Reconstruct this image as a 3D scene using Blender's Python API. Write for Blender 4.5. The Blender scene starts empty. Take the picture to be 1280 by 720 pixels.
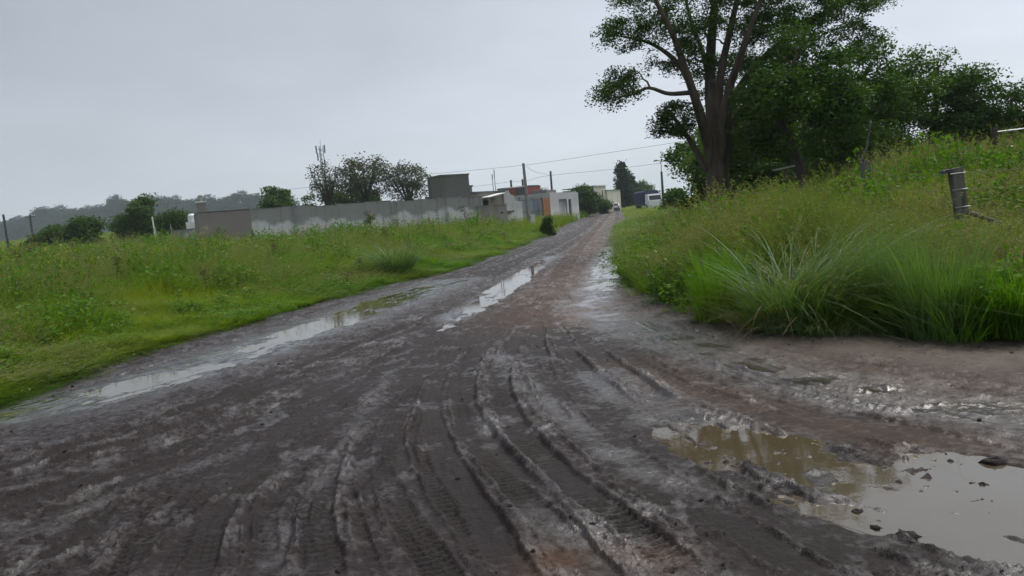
import bpy, math, random
import numpy as np
from mathutils import Matrix, Vector

# ------------------------------------------------------------------ scene, camera, sky, sun, exposure
S = bpy.context.scene
C = S.collection
S.render.engine = 'CYCLES'
S.cycles.use_denoising = True
S.cycles.use_adaptive_sampling = True
S.cycles.adaptive_threshold = 0.02
S.cycles.max_bounces = 5
S.cycles.diffuse_bounces = 2
S.cycles.glossy_bounces = 3
S.cycles.transmission_bounces = 3
S.cycles.transparent_max_bounces = 6
S.cycles.volume_bounces = 3
S.cycles.caustics_reflective = False
S.cycles.caustics_refractive = False

cam_data = bpy.data.cameras.new('camera')
cam = bpy.data.objects.new('camera', cam_data)
C.objects.link(cam)
cam_data.sensor_width = 36.0
cam_data.lens = 27.0
cam_data.clip_start = 0.05
cam_data.clip_end = 6000
cam.matrix_world = (Matrix.Translation((0, 0, 1.6))
                    @ Matrix.Rotation(math.radians(90 - 5.4), 4, 'X')
                    @ Matrix.Rotation(math.radians(-4.8), 4, 'Z'))
S.camera = cam

SUN_EL, SUN_AZ = math.radians(60), math.radians(38)     # behind thick cloud, ahead and a little to the right
world = bpy.data.worlds.new('World')
S.world = world
world.use_nodes = True
wn, wl = world.node_tree.nodes, world.node_tree.links
wn.clear()
w_out = wn.new('ShaderNodeOutputWorld')
w_bg = wn.new('ShaderNodeBackground')
w_bg.inputs['Strength'].default_value = 0.1
w_sky = wn.new('ShaderNodeTexSky')
w_sky.sky_type = 'NISHITA'
w_sky.sun_disc = False
w_sky.sun_elevation = SUN_EL
w_sky.sun_rotation = SUN_AZ
w_sky.dust_density = 4.0
w_tc = wn.new('ShaderNodeTexCoord')
w_sep = wn.new('ShaderNodeSeparateXYZ')
wl.new(w_tc.outputs['Generated'], w_sep.inputs[0])


def w_math(op, a, b=None):
    n = wn.new('ShaderNodeMath')
    n.operation = op
    for k, v in enumerate((a, b)):
        if v is None:
            continue
        if isinstance(v, (int, float)):
            n.inputs[k].default_value = v
        else:
            wl.new(v, n.inputs[k])
    return n.outputs[0]


w_noise = wn.new('ShaderNodeTexNoise')
w_noise.inputs['Scale'].default_value = 2.2
w_noise.inputs['Detail'].default_value = 4.0
wl.new(w_tc.outputs['Generated'], w_noise.inputs['Vector'])
# the cloud deck is thinner towards the sun and towards the horizon
w_t = w_math('MULTIPLY', w_math('MAXIMUM', w_sep.outputs['Z'], 0.0),
             w_math('SUBTRACT', 1.0, w_math('MULTIPLY', w_sep.outputs['X'], 0.8)))
w_t = w_math('ADD', w_t, w_math('MULTIPLY', w_math('SUBTRACT', w_noise.outputs['Fac'], 0.5), 0.26))
w_ramp = wn.new('ShaderNodeValToRGB')
els = w_ramp.color_ramp.elements
els[0].position = 0.0
els[0].color = (0.59, 0.63, 0.695, 1)
els[1].position = 1.0
els[1].color = (0.43, 0.46, 0.50, 1)
for pos, col in ((0.10, (0.55, 0.595, 0.67, 1)), (0.27, (0.46, 0.50, 0.555, 1)),
                 (0.40, (0.40, 0.44, 0.49, 1)), (0.60, (0.40, 0.435, 0.48, 1))):
    e = els.new(pos)
    e.color = col
wl.new(w_t, w_ramp.inputs[0])
w_scale = wn.new('ShaderNodeVectorMath')
w_scale.operation = 'SCALE'
w_map = wn.new('ShaderNodeMapping')
w_map.inputs['Scale'].default_value = (1.0, 1.0, 3.2)
w_map.inputs['Rotation'].default_value = (0.0, 0.15, 0.4)
wl.new(w_tc.outputs['Generated'], w_map.inputs['Vector'])
w_cloud = wn.new('ShaderNodeTexNoise')
w_cloud.inputs['Scale'].default_value = 2.4
w_cloud.inputs['Detail'].default_value = 6.0
w_cloud.inputs['Roughness'].default_value = 0.55
wl.new(w_map.outputs[0], w_cloud.inputs['Vector'])
w_var = w_math('ADD', w_math('MULTIPLY', w_math('SUBTRACT', w_cloud.outputs['Fac'], 0.5), 0.46), 1.0)
wl.new(w_math('MULTIPLY', w_var, w_math('MULTIPLY', w_math('ADD', w_math('MULTIPLY', w_sep.outputs['X'], 0.25), 1.0), 4.7)), w_scale.inputs['Scale'])
wl.new(w_ramp.outputs[0], w_scale.inputs[0])
w_mix = wn.new('ShaderNodeMix')
w_mix.data_type = 'RGBA'
w_mix.inputs[0].default_value = 0.06
wl.new(w_scale.outputs[0], w_mix.inputs[6])
wl.new(w_sky.outputs[0], w_mix.inputs[7])
wl.new(w_mix.outputs[2], w_bg.inputs['Color'])
wl.new(w_bg.outputs[0], w_out.inputs['Surface'])

sun_data = bpy.data.lights.new('sun', 'SUN')
sun_data.energy = 1.5
sun_data.angle = math.radians(34)
sun_data.color = (1.0, 0.97, 0.92)
sun = bpy.data.objects.new('sun', sun_data)
C.objects.link(sun)
sd = Vector((math.sin(SUN_AZ) * math.cos(SUN_EL), math.cos(SUN_AZ) * math.cos(SUN_EL), math.sin(SUN_EL)))
sun.rotation_euler = sd.to_track_quat('Z', 'Y').to_euler()

S.view_settings.view_transform = 'Standard'
S.view_settings.look = 'None'
S.view_settings.exposure = 1.3
S.view_settings.gamma = 1.0
S.view_settings.use_curve_mapping = False

# ------------------------------------------------------------------ small helpers
RNG = np.random.default_rng(7)


def tag(o, label=None, cat=None, group=None, kind=None):
    if label:
        o['label'] = label
    if cat:
        o['category'] = cat
    if group:
        o['group'] = group
    if kind:
        o['kind'] = kind
    return o


def empty(name, loc=(0, 0, 0), rz=0.0):
    o = bpy.data.objects.new(name, None)
    o.location = loc
    o.rotation_euler = (0, 0, rz)
    o.empty_display_size = 0.3
    C.objects.link(o)
    return o


def raw_mesh(name, V, quads=None, tris=None, qm=None, tm=None, smooth=False):
    V = np.asarray(V, dtype=np.float32)
    nq = 0 if quads is None else len(quads)
    nt = 0 if tris is None else len(tris)
    me = bpy.data.meshes.new(name)
    me.vertices.add(len(V))
    me.vertices.foreach_set('co', V.ravel())
    loops = []
    if nq:
        loops.append(np.asarray(quads, dtype=np.int32).ravel())
    if nt:
        loops.append(np.asarray(tris, dtype=np.int32).ravel())
    li = np.concatenate(loops)
    me.loops.add(len(li))
    me.loops.foreach_set('vertex_index', li)
    me.polygons.add(nq + nt)
    st = np.concatenate([np.arange(nq) * 4, nq * 4 + np.arange(nt) * 3]).astype(np.int32)
    me.polygons.foreach_set('loop_start', st)
    if qm is not None or tm is not None:
        mi = np.concatenate([np.asarray(qm if qm is not None else [], dtype=np.int32),
                             np.asarray(tm if tm is not None else [], dtype=np.int32)])
        me.polygons.foreach_set('material_index', mi.astype(np.int32))
    me.polygons.foreach_set('use_smooth', np.full(nq + nt, bool(smooth)))
    me.update(calc_edges=True)
    return me


class MB:
    """collects quads and triangles, then links them as one mesh object"""

    def __init__(self):
        self.V, self.Q, self.T, self.qm, self.tm, self.n = [], [], [], [], [], 0

    def add(self, V, Q=None, T=None, m=0):
        V = np.asarray(V, dtype=float).reshape(-1, 3)
        self.V.append(V)
        if Q is not None and len(Q):
            Q = np.asarray(Q, dtype=int)
            self.Q.append(Q + self.n)
            self.qm += [m] * len(Q)
        if T is not None and len(T):
            T = np.asarray(T, dtype=int)
            self.T.append(T + self.n)
            self.tm += [m] * len(T)
        self.n += len(V)
        return self

    def box(self, x0, x1, y0, y1, z0, z1, m=0):
        V = [(x0, y0, z0), (x1, y0, z0), (x1, y1, z0), (x0, y1, z0),
             (x0, y0, z1), (x1, y0, z1), (x1, y1, z1), (x0, y1, z1)]
        Q = [(0, 3, 2, 1), (4, 5, 6, 7), (0, 1, 5, 4), (1, 2, 6, 5), (2, 3, 7, 6), (3, 0, 4, 7)]
        return self.add(V, Q, m=m)

    def prism(self, poly, y0, y1, m=0):
        """poly: (x, z) outline, counter-clockwise seen from -y, extruded along y"""
        n = len(poly)
        V = [(p[0], y0, p[1]) for p in poly] + [(p[0], y1, p[1]) for p in poly]
        Q = [((k + 1) % n, k, k + n, (k + 1) % n + n) for k in range(n)]
        c0 = len(V)
        V += [(sum(p[0] for p in poly) / n, y0, sum(p[1] for p in poly) / n),
              (sum(p[0] for p in poly) / n, y1, sum(p[1] for p in poly) / n)]
        T = [(c0, k, (k + 1) % n) for k in range(n)] + [(c0 + 1, (k + 1) % n + n, k + n) for k in range(n)]
        return self.add(V, Q, T, m=m)

    def tube(self, pts, rad, sides=8, m=0, cap=True):
        V, Q, T = tube_arrays(pts, rad, sides, cap)
        return self.add(V, Q, T, m=m)

    def mesh(self, name, mats, smooth=False):
        me = raw_mesh(name, np.concatenate(self.V), np.concatenate(self.Q) if self.Q else None,
                      np.concatenate(self.T) if self.T else None, self.qm, self.tm, smooth)
        for m in (mats if isinstance(mats, (list, tuple)) else [mats]):
            me.materials.append(m)
        return me

    def build(self, name, mats, parent=None, loc=None, smooth=False):
        o = bpy.data.objects.new(name, self.mesh(name, mats, smooth))
        C.objects.link(o)
        if parent is not None:
            o.parent = parent
        if loc is not None:
            o.location = loc
        return o


def tube_arrays(pts, rad, sides=8, cap=True):
    P = np.asarray(pts, dtype=float)
    n = len(P)
    R = np.full(n, rad, dtype=float) if np.isscalar(rad) else np.asarray(rad, dtype=float)
    D = np.gradient(P, axis=0)
    D /= np.linalg.norm(D, axis=1)[:, None] + 1e-9
    ref = np.array([0.31, 0.95, 0.08]) if abs(D[0] @ np.array([0.31, 0.95, 0.08])) < 0.9 else np.array([1.0, 0, 0])
    U = np.cross(D, ref)
    U /= np.linalg.norm(U, axis=1)[:, None] + 1e-9
    Wv = np.cross(D, U)
    a = np.arange(sides) / sides * 2 * np.pi
    V = P[:, None] + R[:, None, None] * (np.cos(a)[None, :, None] * U[:, None] + np.sin(a)[None, :, None] * Wv[:, None])
    V = V.reshape(-1, 3)
    i = np.arange(n - 1)[:, None] * sides
    k = np.arange(sides)[None]
    k2 = (k + 1) % sides
    Q = np.stack([i + k, i + k2, i + sides + k2, i + sides + k], -1).reshape(-1, 4)
    T = []
    if cap:
        V = np.concatenate([V, P[:1], P[-1:]])
        c0, c1 = n * sides, n * sides + 1
        T = [(c0, (q + 1) % sides, q) for q in range(sides)] + \
            [(c1, (n - 1) * sides + q, (n - 1) * sides + (q + 1) % sides) for q in range(sides)]
    return V, Q, T


def spline(pts, n):
    """smooth curve through the points (centripetal spacing, so uneven gaps do not loop), n samples"""
    P = np.asarray(pts, dtype=float)
    if len(P) == 2:
        return P[0] + (P[1] - P[0]) * np.linspace(0, 1, n)[:, None]
    t = np.concatenate([[0], np.cumsum(np.sqrt(np.linalg.norm(np.diff(P, axis=0), axis=1)) + 1e-6)])
    s = np.diff(P, axis=0) / np.diff(t)[:, None]
    h = np.diff(t)[:, None]
    m = np.empty_like(P)
    m[1:-1] = (s[:-1] * h[1:] + s[1:] * h[:-1]) / (h[1:] + h[:-1])
    m[0], m[-1] = s[0], s[-1]
    u = np.linspace(0, t[-1], n)
    i = np.clip(np.searchsorted(t, u, side='right') - 1, 0, len(P) - 2)
    hh = h[i]
    f = ((u - t[i]) / hh[:, 0])[:, None]
    return ((2 * f ** 3 - 3 * f ** 2 + 1) * P[i] + (f ** 3 - 2 * f ** 2 + f) * hh * m[i]
            + (-2 * f ** 3 + 3 * f ** 2) * P[i + 1] + (f ** 3 - f ** 2) * hh * m[i + 1])


_perm = np.random.default_rng(3).permutation(512)
_perm = np.concatenate([_perm, _perm])
_grad = np.stack([np.cos(np.arange(512) * 2.399963), np.sin(np.arange(512) * 2.399963)], -1)


def perlin(x, y, seed=0):
    x = np.asarray(x, dtype=float) + seed * 17.31
    y = np.asarray(y, dtype=float) + seed * 9.77
    xi, yi = np.floor(x).astype(int), np.floor(y).astype(int)
    fx, fy = x - xi, y - yi
    u, v = fx * fx * fx * (fx * (fx * 6 - 15) + 10), fy * fy * fy * (fy * (fy * 6 - 15) + 10)

    def g(ix, iy, dx, dy):
        h = _perm[(_perm[ix & 511] + iy) & 511]
        q = _grad[h]
        return q[..., 0] * dx + q[..., 1] * dy
    a = g(xi, yi, fx, fy)
    b = g(xi + 1, yi, fx - 1, fy)
    c = g(xi, yi + 1, fx, fy - 1)
    d = g(xi + 1, yi + 1, fx - 1, fy - 1)
    return ((a + (b - a) * u) + ((c + (d - c) * u) - (a + (b - a) * u)) * v) * 1.5


def fbm(x, y, oct=4, seed=0, gain=0.5):
    s, a = 0, 1.0
    for k in range(oct):
        s = s + a * perlin(x * 2 ** k, y * 2 ** k, seed + k * 3)
        a *= gain
    return s


def sm(a, b, x):
    t = np.clip((x - a) / (b - a), 0, 1)
    return t * t * (3 - 2 * t)


# ------------------------------------------------------------------ materials
def new_mat(name):
    m = bpy.data.materials.new(name)
    m.use_nodes = True
    nt = m.node_tree
    bs = nt.nodes['Principled BSDF']
    return m, nt, bs


def node(nt, kind, **kw):
    n = nt.nodes.new(kind)
    for k, v in kw.items():
        if k in n.inputs:
            n.inputs[k].default_value = v
        else:
            setattr(n, k, v)
    return n


def mixc(nt, fac, a, b, blend='MIX'):
    n = nt.nodes.new('ShaderNodeMix')
    n.data_type = 'RGBA'
    n.blend_type = blend
    for idx, v in ((0, fac), (6, a), (7, b)):
        if isinstance(v, (int, float)):
            n.inputs[idx].default_value = v
        elif isinstance(v, tuple):
            n.inputs[idx].default_value = v if len(v) == 4 else v + (1,)
        else:
            nt.links.new(v, n.inputs[idx])
    return n.outputs[2]


def maprange(nt, v, a, b, c=0.0, d=1.0, smooth=False):
    n = nt.nodes.new('ShaderNodeMapRange')
    if smooth:
        n.interpolation_type = 'SMOOTHSTEP'
    nt.links.new(v, n.inputs['Value'])
    for k, x in (('From Min', a), ('From Max', b), ('To Min', c), ('To Max', d)):
        n.inputs[k].default_value = x
    return n.outputs[0]


def noise_out(nt, scale, detail=4.0, vec=None, rough=0.55):
    n = node(nt, 'ShaderNodeTexNoise', Scale=scale, Detail=detail, Roughness=rough)
    if vec is not None:
        nt.links.new(vec, n.inputs['Vector'])
    return n.outputs['Fac']


def coords(nt, kind='Object', scale=None):
    t = nt.nodes.new('ShaderNodeTexCoord')
    o = t.outputs[kind]
    if scale:
        mp = nt.nodes.new('ShaderNodeMapping')
        mp.inputs['Scale'].default_value = scale
        nt.links.new(o, mp.inputs['Vector'])
        o = mp.outputs[0]
    return o


def add_bump(nt, bs, h, strength=0.3, dist=0.02):
    b = node(nt, 'ShaderNodeBump', Strength=strength, Distance=dist)
    nt.links.new(h, b.inputs['Height'])
    nt.links.new(b.outputs[0], bs.inputs['Normal'])


def rough_mat(name, c1, c2, scale=3.0, rough=0.85, bump=0.3, bscale=30.0, metallic=0.0, stretch=None, detail=5.0):
    m, nt, bs = new_mat(name)
    v = coords(nt, 'Object', stretch)
    f = maprange(nt, noise_out(nt, scale, detail, v), 0.3, 0.7)
    nt.links.new(mixc(nt, f, c1, c2), bs.inputs['Base Color'])
    bs.inputs['Roughness'].default_value = rough
    bs.inputs['Metallic'].default_value = metallic
    if bump:
        add_bump(nt, bs, noise_out(nt, bscale, 4, v), bump, 0.01)
    return m


def leaf_mat(name, c1, c2, trans=0.35, patch=None, pscale=0.5, rough=0.5, c3=None, spec=0.10):
    """leaf or blade colour: varies leaf by leaf, plant by plant and in wide patches"""
    m, nt, bs = new_mat(name)
    g = nt.nodes.new('ShaderNodeNewGeometry')
    oi = nt.nodes.new('ShaderNodeObjectInfo')
    col = mixc(nt, g.outputs['Random Per Island'], c1, c2)
    if c3 is not None:
        col = mixc(nt, maprange(nt, oi.outputs['Random'], 0.45, 1.0, 0, 0.8), col, c3)
    if patch is not None:
        n = noise_out(nt, pscale, 3, g.outputs['Position'])
        col = mixc(nt, maprange(nt, n, 0.42, 0.64, 0, 0.85), col, patch)
    nt.links.new(col, bs.inputs['Base Color'])
    bs.inputs['Roughness'].default_value = rough
    bs.inputs['Specular IOR Level'].default_value = spec
    tr = nt.nodes.new('ShaderNodeBsdfTranslucent')
    tcol = mixc(nt, 1.0, col, (1.2, 1.3, 0.5), 'MULTIPLY')
    nt.links.new(tcol, tr.inputs['Color'])
    ms = nt.nodes.new('ShaderNodeMixShader')
    ms.inputs[0].default_value = trans
    nt.links.new(bs.outputs[0], ms.inputs[1])
    nt.links.new(tr.outputs[0], ms.inputs[2])
    nt.links.new(ms.outputs[0], nt.nodes['Material Output'].inputs['Surface'])
    return m


def mud_material():
    m, nt, bs = new_mat('wet_mud')
    at = node(nt, 'ShaderNodeAttribute', attribute_name='mud')     # r wetness, g brown earth, b dry earth
    sp = nt.nodes.new('ShaderNodeSeparateColor')
    nt.links.new(at.outputs['Color'], sp.inputs[0])
    g = nt.nodes.new('ShaderNodeNewGeometry')
    pos = g.outputs['Position']
    n1 = noise_out(nt, 1.3, 6, pos, 0.6)
    n2 = noise_out(nt, 14.0, 6, pos, 0.65)
    n3 = noise_out(nt, 90.0, 4, pos, 0.6)
    col = mixc(nt, maprange(nt, n2, 0.3, 0.7), (0.0115, 0.0086, 0.0090), (0.036, 0.0270, 0.0280))
    pr = node(nt, 'ShaderNodeAttribute', attribute_name='packed')
    col = mixc(nt, pr.outputs['Fac'], col, (0.0120, 0.0093, 0.0093))
    col = mixc(nt, maprange(nt, n1, 0.35, 0.7, 0, 0.6), col, (0.023, 0.0170, 0.0162))
    br = nt.nodes.new('ShaderNodeMath')
    br.operation = 'MULTIPLY'
    nt.links.new(sp.outputs[1], br.inputs[0])
    nt.links.new(maprange(nt, n2, 0.25, 0.6, 0.45, 1.0), br.inputs[1])
    col = mixc(nt, br.outputs[0], col, (0.070, 0.039, 0.023))
    dr = mixc(nt, maprange(nt, n3, 0.35, 0.65), (0.085, 0.068, 0.054), (0.185, 0.152, 0.125))
    col = mixc(nt, sp.outputs[2], col, dr)
    nt.links.new(col, bs.inputs['Base Color'])
    # wet film: patchy
    wet = nt.nodes.new('ShaderNodeMath')
    wet.operation = 'ADD'
    nt.links.new(sp.outputs[0], wet.inputs[0])
    nt.links.new(maprange(nt, n2, 0.3, 0.7, -0.26, 0.26), wet.inputs[1])
    ro = maprange(nt, wet.outputs[0], 0.15, 0.95, 0.58, 0.09)
    nt.links.new(ro, bs.inputs['Roughness'])
    nt.links.new(maprange(nt, wet.outputs[0], 0.25, 0.90, 0.14, 0.9), bs.inputs['Specular IOR Level'])
    hn = nt.nodes.new('ShaderNodeMath')
    hn.operation = 'MULTIPLY_ADD'
    nt.links.new(n3, hn.inputs[0])
    hn.inputs[1].default_value = 0.35
    nt.links.new(noise_out(nt, 34.0, 5, pos, 0.65), hn.inputs[2])
    b = node(nt, 'ShaderNodeBump', Strength=0.75, Distance=0.022)
    nt.links.new(maprange(nt, sp.outputs[0], 0.35, 0.95, 0.85, 0.05), b.inputs['Strength'])
    nt.links.new(hn.outputs[0], b.inputs['Height'])
    nt.links.new(b.outputs[0], bs.inputs['Normal'])
    return m


def water_material():
    m, nt, bs = new_mat('muddy_water')
    g = nt.nodes.new('ShaderNodeNewGeometry')
    n = noise_out(nt, 2.0, 4, g.outputs['Position'])
    nt.links.new(mixc(nt, n, (0.056, 0.041, 0.022), (0.082, 0.064, 0.040)), bs.inputs['Base Color'])
    bs.inputs['Roughness'].default_value = 0.035
    bs.inputs['IOR'].default_value = 1.7
    bs.inputs['Specular IOR Level'].default_value = 1.0
    add_bump(nt, bs, noise_out(nt, 9.0, 3, g.outputs['Position']), 0.05, 0.01)
    return m


def ground_material():
    m, nt, bs = new_mat('grassy_soil')
    g = nt.nodes.new('ShaderNodeNewGeometry')
    n1 = noise_out(nt, 0.05, 5, g.outputs['Position'])
    n2 = noise_out(nt, 3.0, 6, g.outputs['Position'])
    col = mixc(nt, maprange(nt, n1, 0.35, 0.65), (0.040, 0.085, 0.010), (0.075, 0.12, 0.016))
    col = mixc(nt, maprange(nt, n2, 0.4, 0.7, 0, 0.7), col, (0.045, 0.042, 0.022))
    nt.links.new(col, bs.inputs['Base Color'])
    bs.inputs['Roughness'].default_value = 0.95
    bs.inputs['Specular IOR Level'].default_value = 0.1
    add_bump(nt, bs, n2, 0.8, 0.1)
    return m


def stained_wall_material(name, top, low, split, soft=0.5, dirt=(0.10, 0.095, 0.09)):
    """render that stops at a height, bare block above, rain streaks and dirt patches"""
    m, nt, bs = new_mat(name)
    g = nt.nodes.new('ShaderNodeNewGeometry')
    sx = nt.nodes.new('ShaderNodeSeparateXYZ')
    nt.links.new(g.outputs['Position'], sx.inputs[0])
    mp = nt.nodes.new('ShaderNodeMapping')
    mp.inputs['Scale'].default_value = (1.0, 1.0, 0.16)
    nt.links.new(g.outputs['Position'], mp.inputs['Vector'])
    streak = noise_out(nt, 1.1, 5, mp.outputs[0], 0.6)
    blot = noise_out(nt, 0.42, 6, g.outputs['Position'], 0.6)
    ad = nt.nodes.new('ShaderNodeMath')
    ad.operation = 'MULTIPLY_ADD'
    nt.links.new(blot, ad.inputs[0])
    ad.inputs[1].default_value = 2.4
    nt.links.new(sx.outputs['Z'], ad.inputs[2])
    f = maprange(nt, ad.outputs[0], split + 1.2 - soft, split + 1.2 + soft)
    col = mixc(nt, f, low, top)
    col = mixc(nt, maprange(nt, streak, 0.5, 0.72, 0, 0.75), col, dirt)
    col = mixc(nt, maprange(nt, blot, 0.55, 0.75, 0, 0.5), col, tuple(0.75 * c for c in low))
    nt.links.new(col, bs.inputs['Base Color'])
    bs.inputs['Roughness'].default_value = 0.92
    bs.inputs['Specular IOR Level'].default_value = 0.2
    add_bump(nt, bs, noise_out(nt, 6.0, 6, g.outputs['Position']), 0.3, 0.02)
    return m


M = {}
M['mud'] = mud_material()
M['water'] = water_material()
M['ground'] = ground_material()
M['bark'] = rough_mat('bark', (0.038, 0.028, 0.021), (0.115, 0.088, 0.066), 5.0, 0.95, 1.0, 9.0, stretch=(1, 1, 0.14), detail=8)
M['bark_dark'] = rough_mat('bark_dark', (0.035, 0.03, 0.025), (0.08, 0.065, 0.05), 3, 0.95, 0.6, 10.0, stretch=(1, 1, 0.3))
M['leaf_big'] = leaf_mat('leaf_big_tree', (0.024, 0.056, 0.010), (0.066, 0.115, 0.020), 0.38, (0.045, 0.10, 0.014), 0.5)
M['leaf_wood'] = leaf_mat('leaf_dense_wood', (0.025, 0.064, 0.010), (0.055, 0.115, 0.018), 0.32, (0.075, 0.145, 0.022), 0.35)
M['leaf_light'] = leaf_mat('leaf_understorey', (0.048, 0.10, 0.010), (0.088, 0.15, 0.018), 0.35, (0.04, 0.09, 0.010), 0.5)
M['leaf_mid'] = leaf_mat('leaf_mid_trees', (0.038, 0.082, 0.016), (0.070, 0.13, 0.028), 0.3, (0.05, 0.10, 0.020), 0.3)
M['leaf_olive'] = leaf_mat('leaf_thin_trees', (0.055, 0.06, 0.04), (0.09, 0.10, 0.06), 0.3)
M['leaf_conifer'] = leaf_mat('leaf_poplar', (0.022, 0.045, 0.026), (0.04, 0.07, 0.04), 0.2)
M['leaf_far'] = leaf_mat('leaf_far_trees', (0.018, 0.028, 0.020), (0.034, 0.048, 0.034), 0.2)
M['grass'] = leaf_mat('grass_blade', (0.070, 0.185, 0.008), (0.128, 0.260, 0.014), 0.42, (0.225, 0.255, 0.034), 0.22, 0.55, (0.090, 0.20, 0.010))
M['grass_deep'] = leaf_mat('grass_blade_deep', (0.044, 0.115, 0.012), (0.080, 0.165, 0.022), 0.38, (0.105, 0.16, 0.026), 0.3, 0.55, (0.045, 0.13, 0.008))
M['grass_blue'] = leaf_mat('grass_blade_bluish', (0.075, 0.145, 0.045), (0.135, 0.205, 0.08), 0.3, rough=0.5, spec=0.15)
M['grass_tuss'] = leaf_mat('grass_blade_upright', (0.09, 0.17, 0.05), (0.15, 0.235, 0.075), 0.38)
M['straw'] = leaf_mat('grass_straw', (0.13, 0.105, 0.05), (0.20, 0.165, 0.085), 0.3)
M['plume'] = leaf_mat('grass_seed_head', (0.165, 0.16, 0.065), (0.27, 0.25, 0.115), 0.35, (0.13, 0.175, 0.03), 0.3)
M['weed'] = leaf_mat('weed_leaf', (0.058, 0.150, 0.010), (0.115, 0.225, 0.018), 0.40, (0.10, 0.195, 0.014), 0.4)
M['weed_stem'] = rough_mat('weed_stem', (0.07, 0.09, 0.03), (0.12, 0.12, 0.05), 5, 0.8, 0)
M['yellow'] = leaf_mat('yellow_petal', (0.42, 0.37, 0.05), (0.52, 0.47, 0.08), 0.3)
M['white_petal'] = leaf_mat('white_petal', (0.55, 0.56, 0.5), (0.65, 0.66, 0.6), 0.3)
M['brown_weed'] = leaf_mat('brown_weed', (0.07, 0.045, 0.03), (0.12, 0.08, 0.05), 0.2)
M['old_wood'] = rough_mat('old_wood', (0.022, 0.020, 0.018), (0.17, 0.16, 0.145), 9, 0.95, 1.0, 14.0, stretch=(1, 1, 0.22), detail=8)
M['pole_wood'] = rough_mat('pole_wood', (0.06, 0.055, 0.05), (0.11, 0.10, 0.09), 3, 0.9, 0.3, 10, stretch=(1, 1, 0.2))
M['pole_concrete'] = rough_mat('pole_concrete', (0.22, 0.22, 0.21), (0.30, 0.30, 0.29), 2, 0.9, 0.2)
M['wire'] = rough_mat('wire', (0.10, 0.10, 0.105), (0.14, 0.14, 0.145), 4, 0.6, 0)
M['galvanised'] = rough_mat('galvanised_wire', (0.32, 0.33, 0.33), (0.42, 0.43, 0.43), 6, 0.45, 0, metallic=0.6)
M['wall'] = stained_wall_material('stained_render', (0.27, 0.27, 0.26), (0.56, 0.56, 0.555), 2.25, 0.14, (0.15, 0.145, 0.14))
M['pilaster'] = stained_wall_material('bare_concrete', (0.21, 0.205, 0.195), (0.36, 0.36, 0.35), 2.05, 0.5, (0.15, 0.145, 0.14))
M['block'] = stained_wall_material('bare_block', (0.17, 0.165, 0.15), (0.20, 0.195, 0.18), 3.0, 1.0, (0.085, 0.08, 0.075))
M['mauve'] = stained_wall_material('mauve_render', (0.26, 0.225, 0.21), (0.285, 0.25, 0.235), 3.0, 0.8, (0.21, 0.185, 0.175))
M['greyhouse'] = stained_wall_material('grey_brown_render', (0.25, 0.225, 0.20), (0.29, 0.265, 0.24), 2.2, 0.6, (0.17, 0.155, 0.14))
M['white_wall'] = stained_wall_material('white_render', (0.42, 0.42, 0.42), (0.55, 0.55, 0.55), 2.0, 0.5, (0.30, 0.30, 0.30))
M['cream'] = stained_wall_material('cream_render', (0.58, 0.56, 0.46), (0.55, 0.53, 0.44), 2.5, 1.0, (0.45, 0.43, 0.35))
M['white_paint'] = rough_mat('white_paint', (0.68, 0.68, 0.67), (0.78, 0.78, 0.77), 2, 0.6, 0.1)
M['dark_open'] = rough_mat('interior_shade', (0.018, 0.018, 0.018), (0.03, 0.03, 0.03), 2, 0.9, 0)  # near-black colour for sheets that fill openings, doorway shade included
M['roof_dark'] = rough_mat('roof_sheet', (0.07, 0.07, 0.075), (0.11, 0.11, 0.115), 3, 0.7, 0.2)
M['brick'] = rough_mat('red_brick', (0.27, 0.085, 0.06), (0.36, 0.13, 0.09), 4, 0.9, 0.4, 12)
M['blue_metal'] = rough_mat('blue_grey_sheet', (0.13, 0.17, 0.20), (0.18, 0.22, 0.25), 2, 0.6, 0.1)
M['rust_metal'] = rough_mat('rusty_sheet', (0.26, 0.115, 0.05), (0.36, 0.17, 0.08), 3, 0.8, 0.2)
M['car_paint'] = rough_mat('white_car_paint', (0.72, 0.73, 0.74), (0.78, 0.79, 0.80), 1, 0.25, 0)
M['car_glass'] = rough_mat('car_glass', (0.02, 0.025, 0.03), (0.03, 0.035, 0.04), 1, 0.08, 0)
M['rubber'] = rough_mat('tyre_rubber', (0.02, 0.02, 0.02), (0.035, 0.033, 0.03), 6, 0.85, 0.1)
M['red_lens'] = rough_mat('tail_lens', (0.35, 0.02, 0.02), (0.45, 0.03, 0.03), 2, 0.3, 0)
M['chrome'] = rough_mat('headlamp_lens', (0.6, 0.62, 0.64), (0.7, 0.72, 0.74), 2, 0.2, 0, metallic=0.5)
M['tarp_blue'] = rough_mat('dark_blue_tarpaulin', (0.018, 0.028, 0.075), (0.03, 0.042, 0.10), 1.5, 0.7, 0.2)
M['clod'] = M['mud']

# ------------------------------------------------------------------ the lie of the land
# edges of the bare mud (metres): left verge and right verge of the dirt road, and the side track going off right
LEFT_EDGE = np.array([(-9.5, -12), (-8.2, 0), (-7.0, 4), (-5.75, 8.38), (-5.59, 9.61), (-5.47, 11.71), (-5, 13.92), (-4.27, 16.95), (-3.35, 20.14), (-1.93, 23.65), (0.15, 35.96), (3.56, 61.4), (5.6, 75), (17.6, 150), (40.2, 300)], dtype=float)
RIGHT_EDGE = np.array([(60, 3.0), (20, 5.6), (8.5, 6.9), (4.74, 7.09), (4.19, 8.2), (3.29, 8.35), (3.02, 9.24), (2.79, 11.79), (2.47, 13.79), (2.59, 16.88), (3.63, 23.72), (7.2, 46.99), (12.0, 75), (23.2, 150), (46.2, 300)], dtype=float)


def x_left(y):
    return np.interp(y, LEFT_EDGE[:, 1], LEFT_EDGE[:, 0])


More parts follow.
